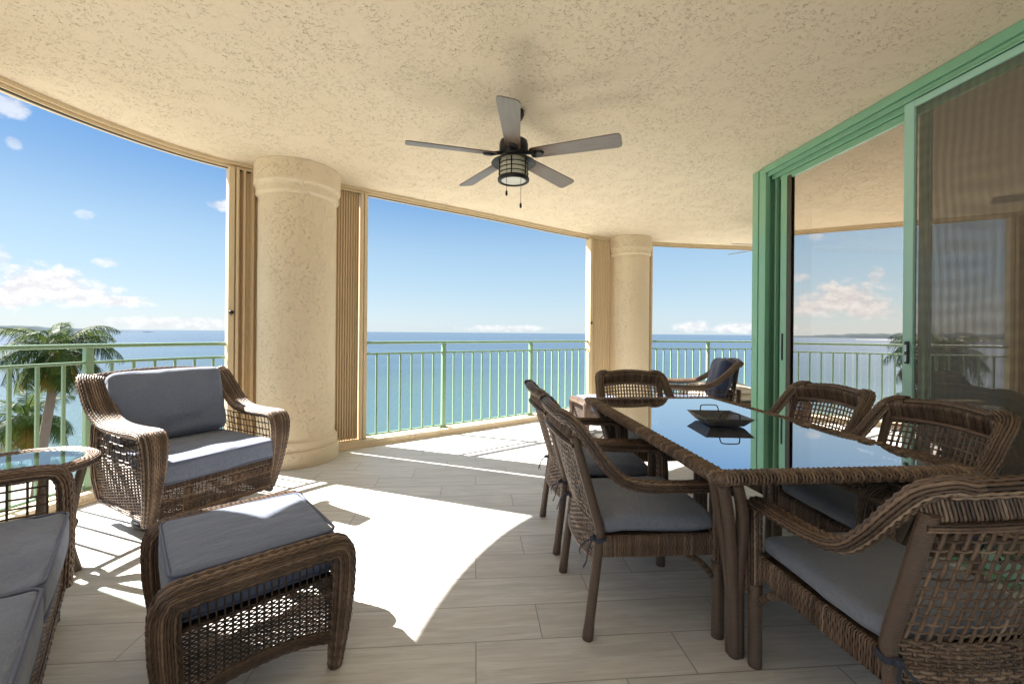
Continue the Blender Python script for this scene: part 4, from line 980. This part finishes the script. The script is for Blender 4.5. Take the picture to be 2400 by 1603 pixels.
# local frame: x along (.6,-.8), y along (.8,.6); front edge at y=0, sofa body towards -y
for x in (0.03, SXL - .03):
    sx = -1 if x < .5 else 1
    b = MB(); P = spath([(x, -.005, .13), (x, .0, .30), (x, .0, .50), (x, -.012, .585), (x, -.06, .615), (x, -.25, .618), (x, -.50, .622), (x, -.72, .66), (x, -.80, .74)], .010)
    b.clad(P, rrect(.066, .046, .018), (1, 0, 0), 20, .0056, .0024, .032)
    P = spath([(x, -.70, .13), (x, -.70, .62)], .02); b.clad(P, circ(.026, 12), (1, 0, 0), 14, .0042, .0018, .03); b.build('arm', WICK, so)
    def sd(u, v, x=x): 
        u = V(u); v = V(v); return np.stack(np.broadcast_arrays(x + 0. * u, -.68 + .66 * u, .14 + .455 * v + 0. * u), -1)
    b = MB(); b.weave(sd, np.linspace(.02, .98, 26), np.linspace(0, .55, 34), wu=(.0045, .003), wv=(.004, .003), amp=.0045); b.weave(sd, np.linspace(.05, .95, 12), np.linspace(.60, 1, 6), wu=(.0042, .003), wv=(.0042, .003), amp=.004); b.build('side_panel', WICK, so)
def fr(u, v): 
    u = V(u); v = V(v); return np.stack(np.broadcast_arrays(.05 + u * (SXL - .10), -.012 + .0 * u, .14 + .19 * v + 0. * u), -1)
b = MB(); b.weave(fr, np.linspace(0, 1, 90), np.linspace(0, 1, 26), wu=(.0042, .0026), wv=(.0038, .0026), amp=.0036, sub=1)
b.clad(fr(np.linspace(0, 1, 80), np.full(80, -.04)), circ(.014, 10), (0, 1, 0), 10, .0042, .0015, .03); b.build('front_apron', WICK, so)
def bkk(u, v): 
    u = V(u); v = V(v); return np.stack(np.broadcast_arrays(.03 + u * (SXL - .06), -.70 - .10 * v + 0. * u, .2 + .62 * v + 0. * u), -1)
b = MB(); b.weave(bkk, np.linspace(0, 1, 60), np.linspace(0, 1, 50), wu=(.005, .003), wv=(.0055, .003), amp=.005, sub=1); b.clad(bkk(np.linspace(0, 1, 60), np.full(60, 1.0)), circ(.03, 14), (0, 1, 0), 16, .0044, .002, .03); b.build('backrest', WICK, so)
for x in (.05, SXL - .05):
    for y in (-.045, -.70):
        b = MB(); b.tube([(x, y, .16), (x + (.012 if x > .5 else -.012) * 0, y + .012, .0)], circ(1, 14), (1, 0, 0), scale=[.031, .022]); b.build('leg', LEGW, so)
b = MB(); b.box((SXL / 2, -.36, .315), (SXL - .12, .66, .022), rnd=.1); b.build('seat_deck', WICKD, so)
for k in range(2):
    w_ = (SXL - .145) / 2; xc = .0725 + w_ * (k + .5); 
    cu = MB().cushion((xc, -.315 , .392), w_ - .004, .66, .125, .022, .030, 36, 40 + k, .005).build('seat_cushion', FAB, so)
    b = MB(); piping(b, (xc, -.315, .392), w_ - .004, .66, .060, .035); piping(b, (xc, -.315, .392), w_ - .004, .66, -.058, .035); b.build('piping', PIPE, cu)
    th = radians(14); R = V([[1, 0, 0], [0, cos(pi / 2 + th), -sin(pi / 2 + th)], [0, sin(pi / 2 + th), cos(pi / 2 + th)]])
    MB().cushion((xc, -.60, .66), w_ - .01, .42, .13, .04, .045, 20, 60 + k, .006, R).build('back_cushion', FAB, so)

st = thing('side_table', 'round wicker side table with a glass top behind the sofa arm', 'side table', (-2.165, 2.225, 0))
b = MB(); a = np.arange(120) * pi / 60; ring_ = np.column_stack([.255 * np.cos(a), .255 * np.sin(a), np.full(120, .545)])
b.clad(ring_, circ(.030, 16, .022), np.column_stack([np.cos(a), np.sin(a), 0 * a]), 18, .0048, .0022, .03, closed=True); b.build('table_rim', WICK, st)
b = MB(); b.lathe([(0, .556), (.232, .556), (.232, .562), (0, .562)], n=48, smooth=False); b.build('glass_top', SGLASS, st)
for k in range(4):
    q = k * pi / 2 + .35; b = MB(); b.tube(spath([(.235 * cos(q), .235 * sin(q), .535), (.20 * cos(q), .20 * sin(q), .35), (.185 * cos(q), .185 * sin(q), .15), (.215 * cos(q), .215 * sin(q), .0)], .02), circ(.019, 10), (1, .3, 0)); b.build('leg', LEGW, st)
b = MB(); b.clad(np.column_stack([.19 * np.cos(a), .19 * np.sin(a), np.full(120, .22)]), circ(.012, 8), np.column_stack([np.cos(a), np.sin(a), 0 * a]), 8, .004, .001, .03, closed=True); b.build('stretcher', WICK, st)

ch = thing('chaise_lounge', 'low lounger with a beige cushion beyond the green door frame', 'lounger', (3.95, 5.75, 0), radians(6))
b = MB(); b.clad(spath([(-.95, -.36, .26), (0, -.36, .26), (.95, -.36, .26)], .02), rrect(.05, .10, .02), (0, 1, 0), 24, .005, .002, .03); b.clad(spath([(-.95, .36, .26), (0, .36, .26), (.95, .36, .26)], .02), rrect(.05, .10, .02), (0, 1, 0), 24, .005, .002, .03)
b.clad(spath([(-.95, -.36, .26), (-.95, 0, .26), (-.95, .36, .26)], .02), rrect(.05, .10, .02), (1, 0, 0), 24, .005, .002, .03); b.box((0, 0, .27), (1.86, .68, .04), rnd=.1); b.build('frame', WICK, ch)
for x in (-.88, .88):
    for y in (-.33, .33): b = MB(); b.tube([(x, y, .24), (x, y, 0)], circ(.024, 10), (1, 0, 0)); b.build('leg', LEGW, ch)
cu = MB().cushion((-.1, 0, .35), 1.7, .68, .10, .025, .045, 26, 5, .010).build('seat_cushion', FABB, ch)
MB().cushion((-.55, 0, .455), .62, .62, .10, .03, .045, 22, 8, .012).build('folded_cushion', FABB, ch)
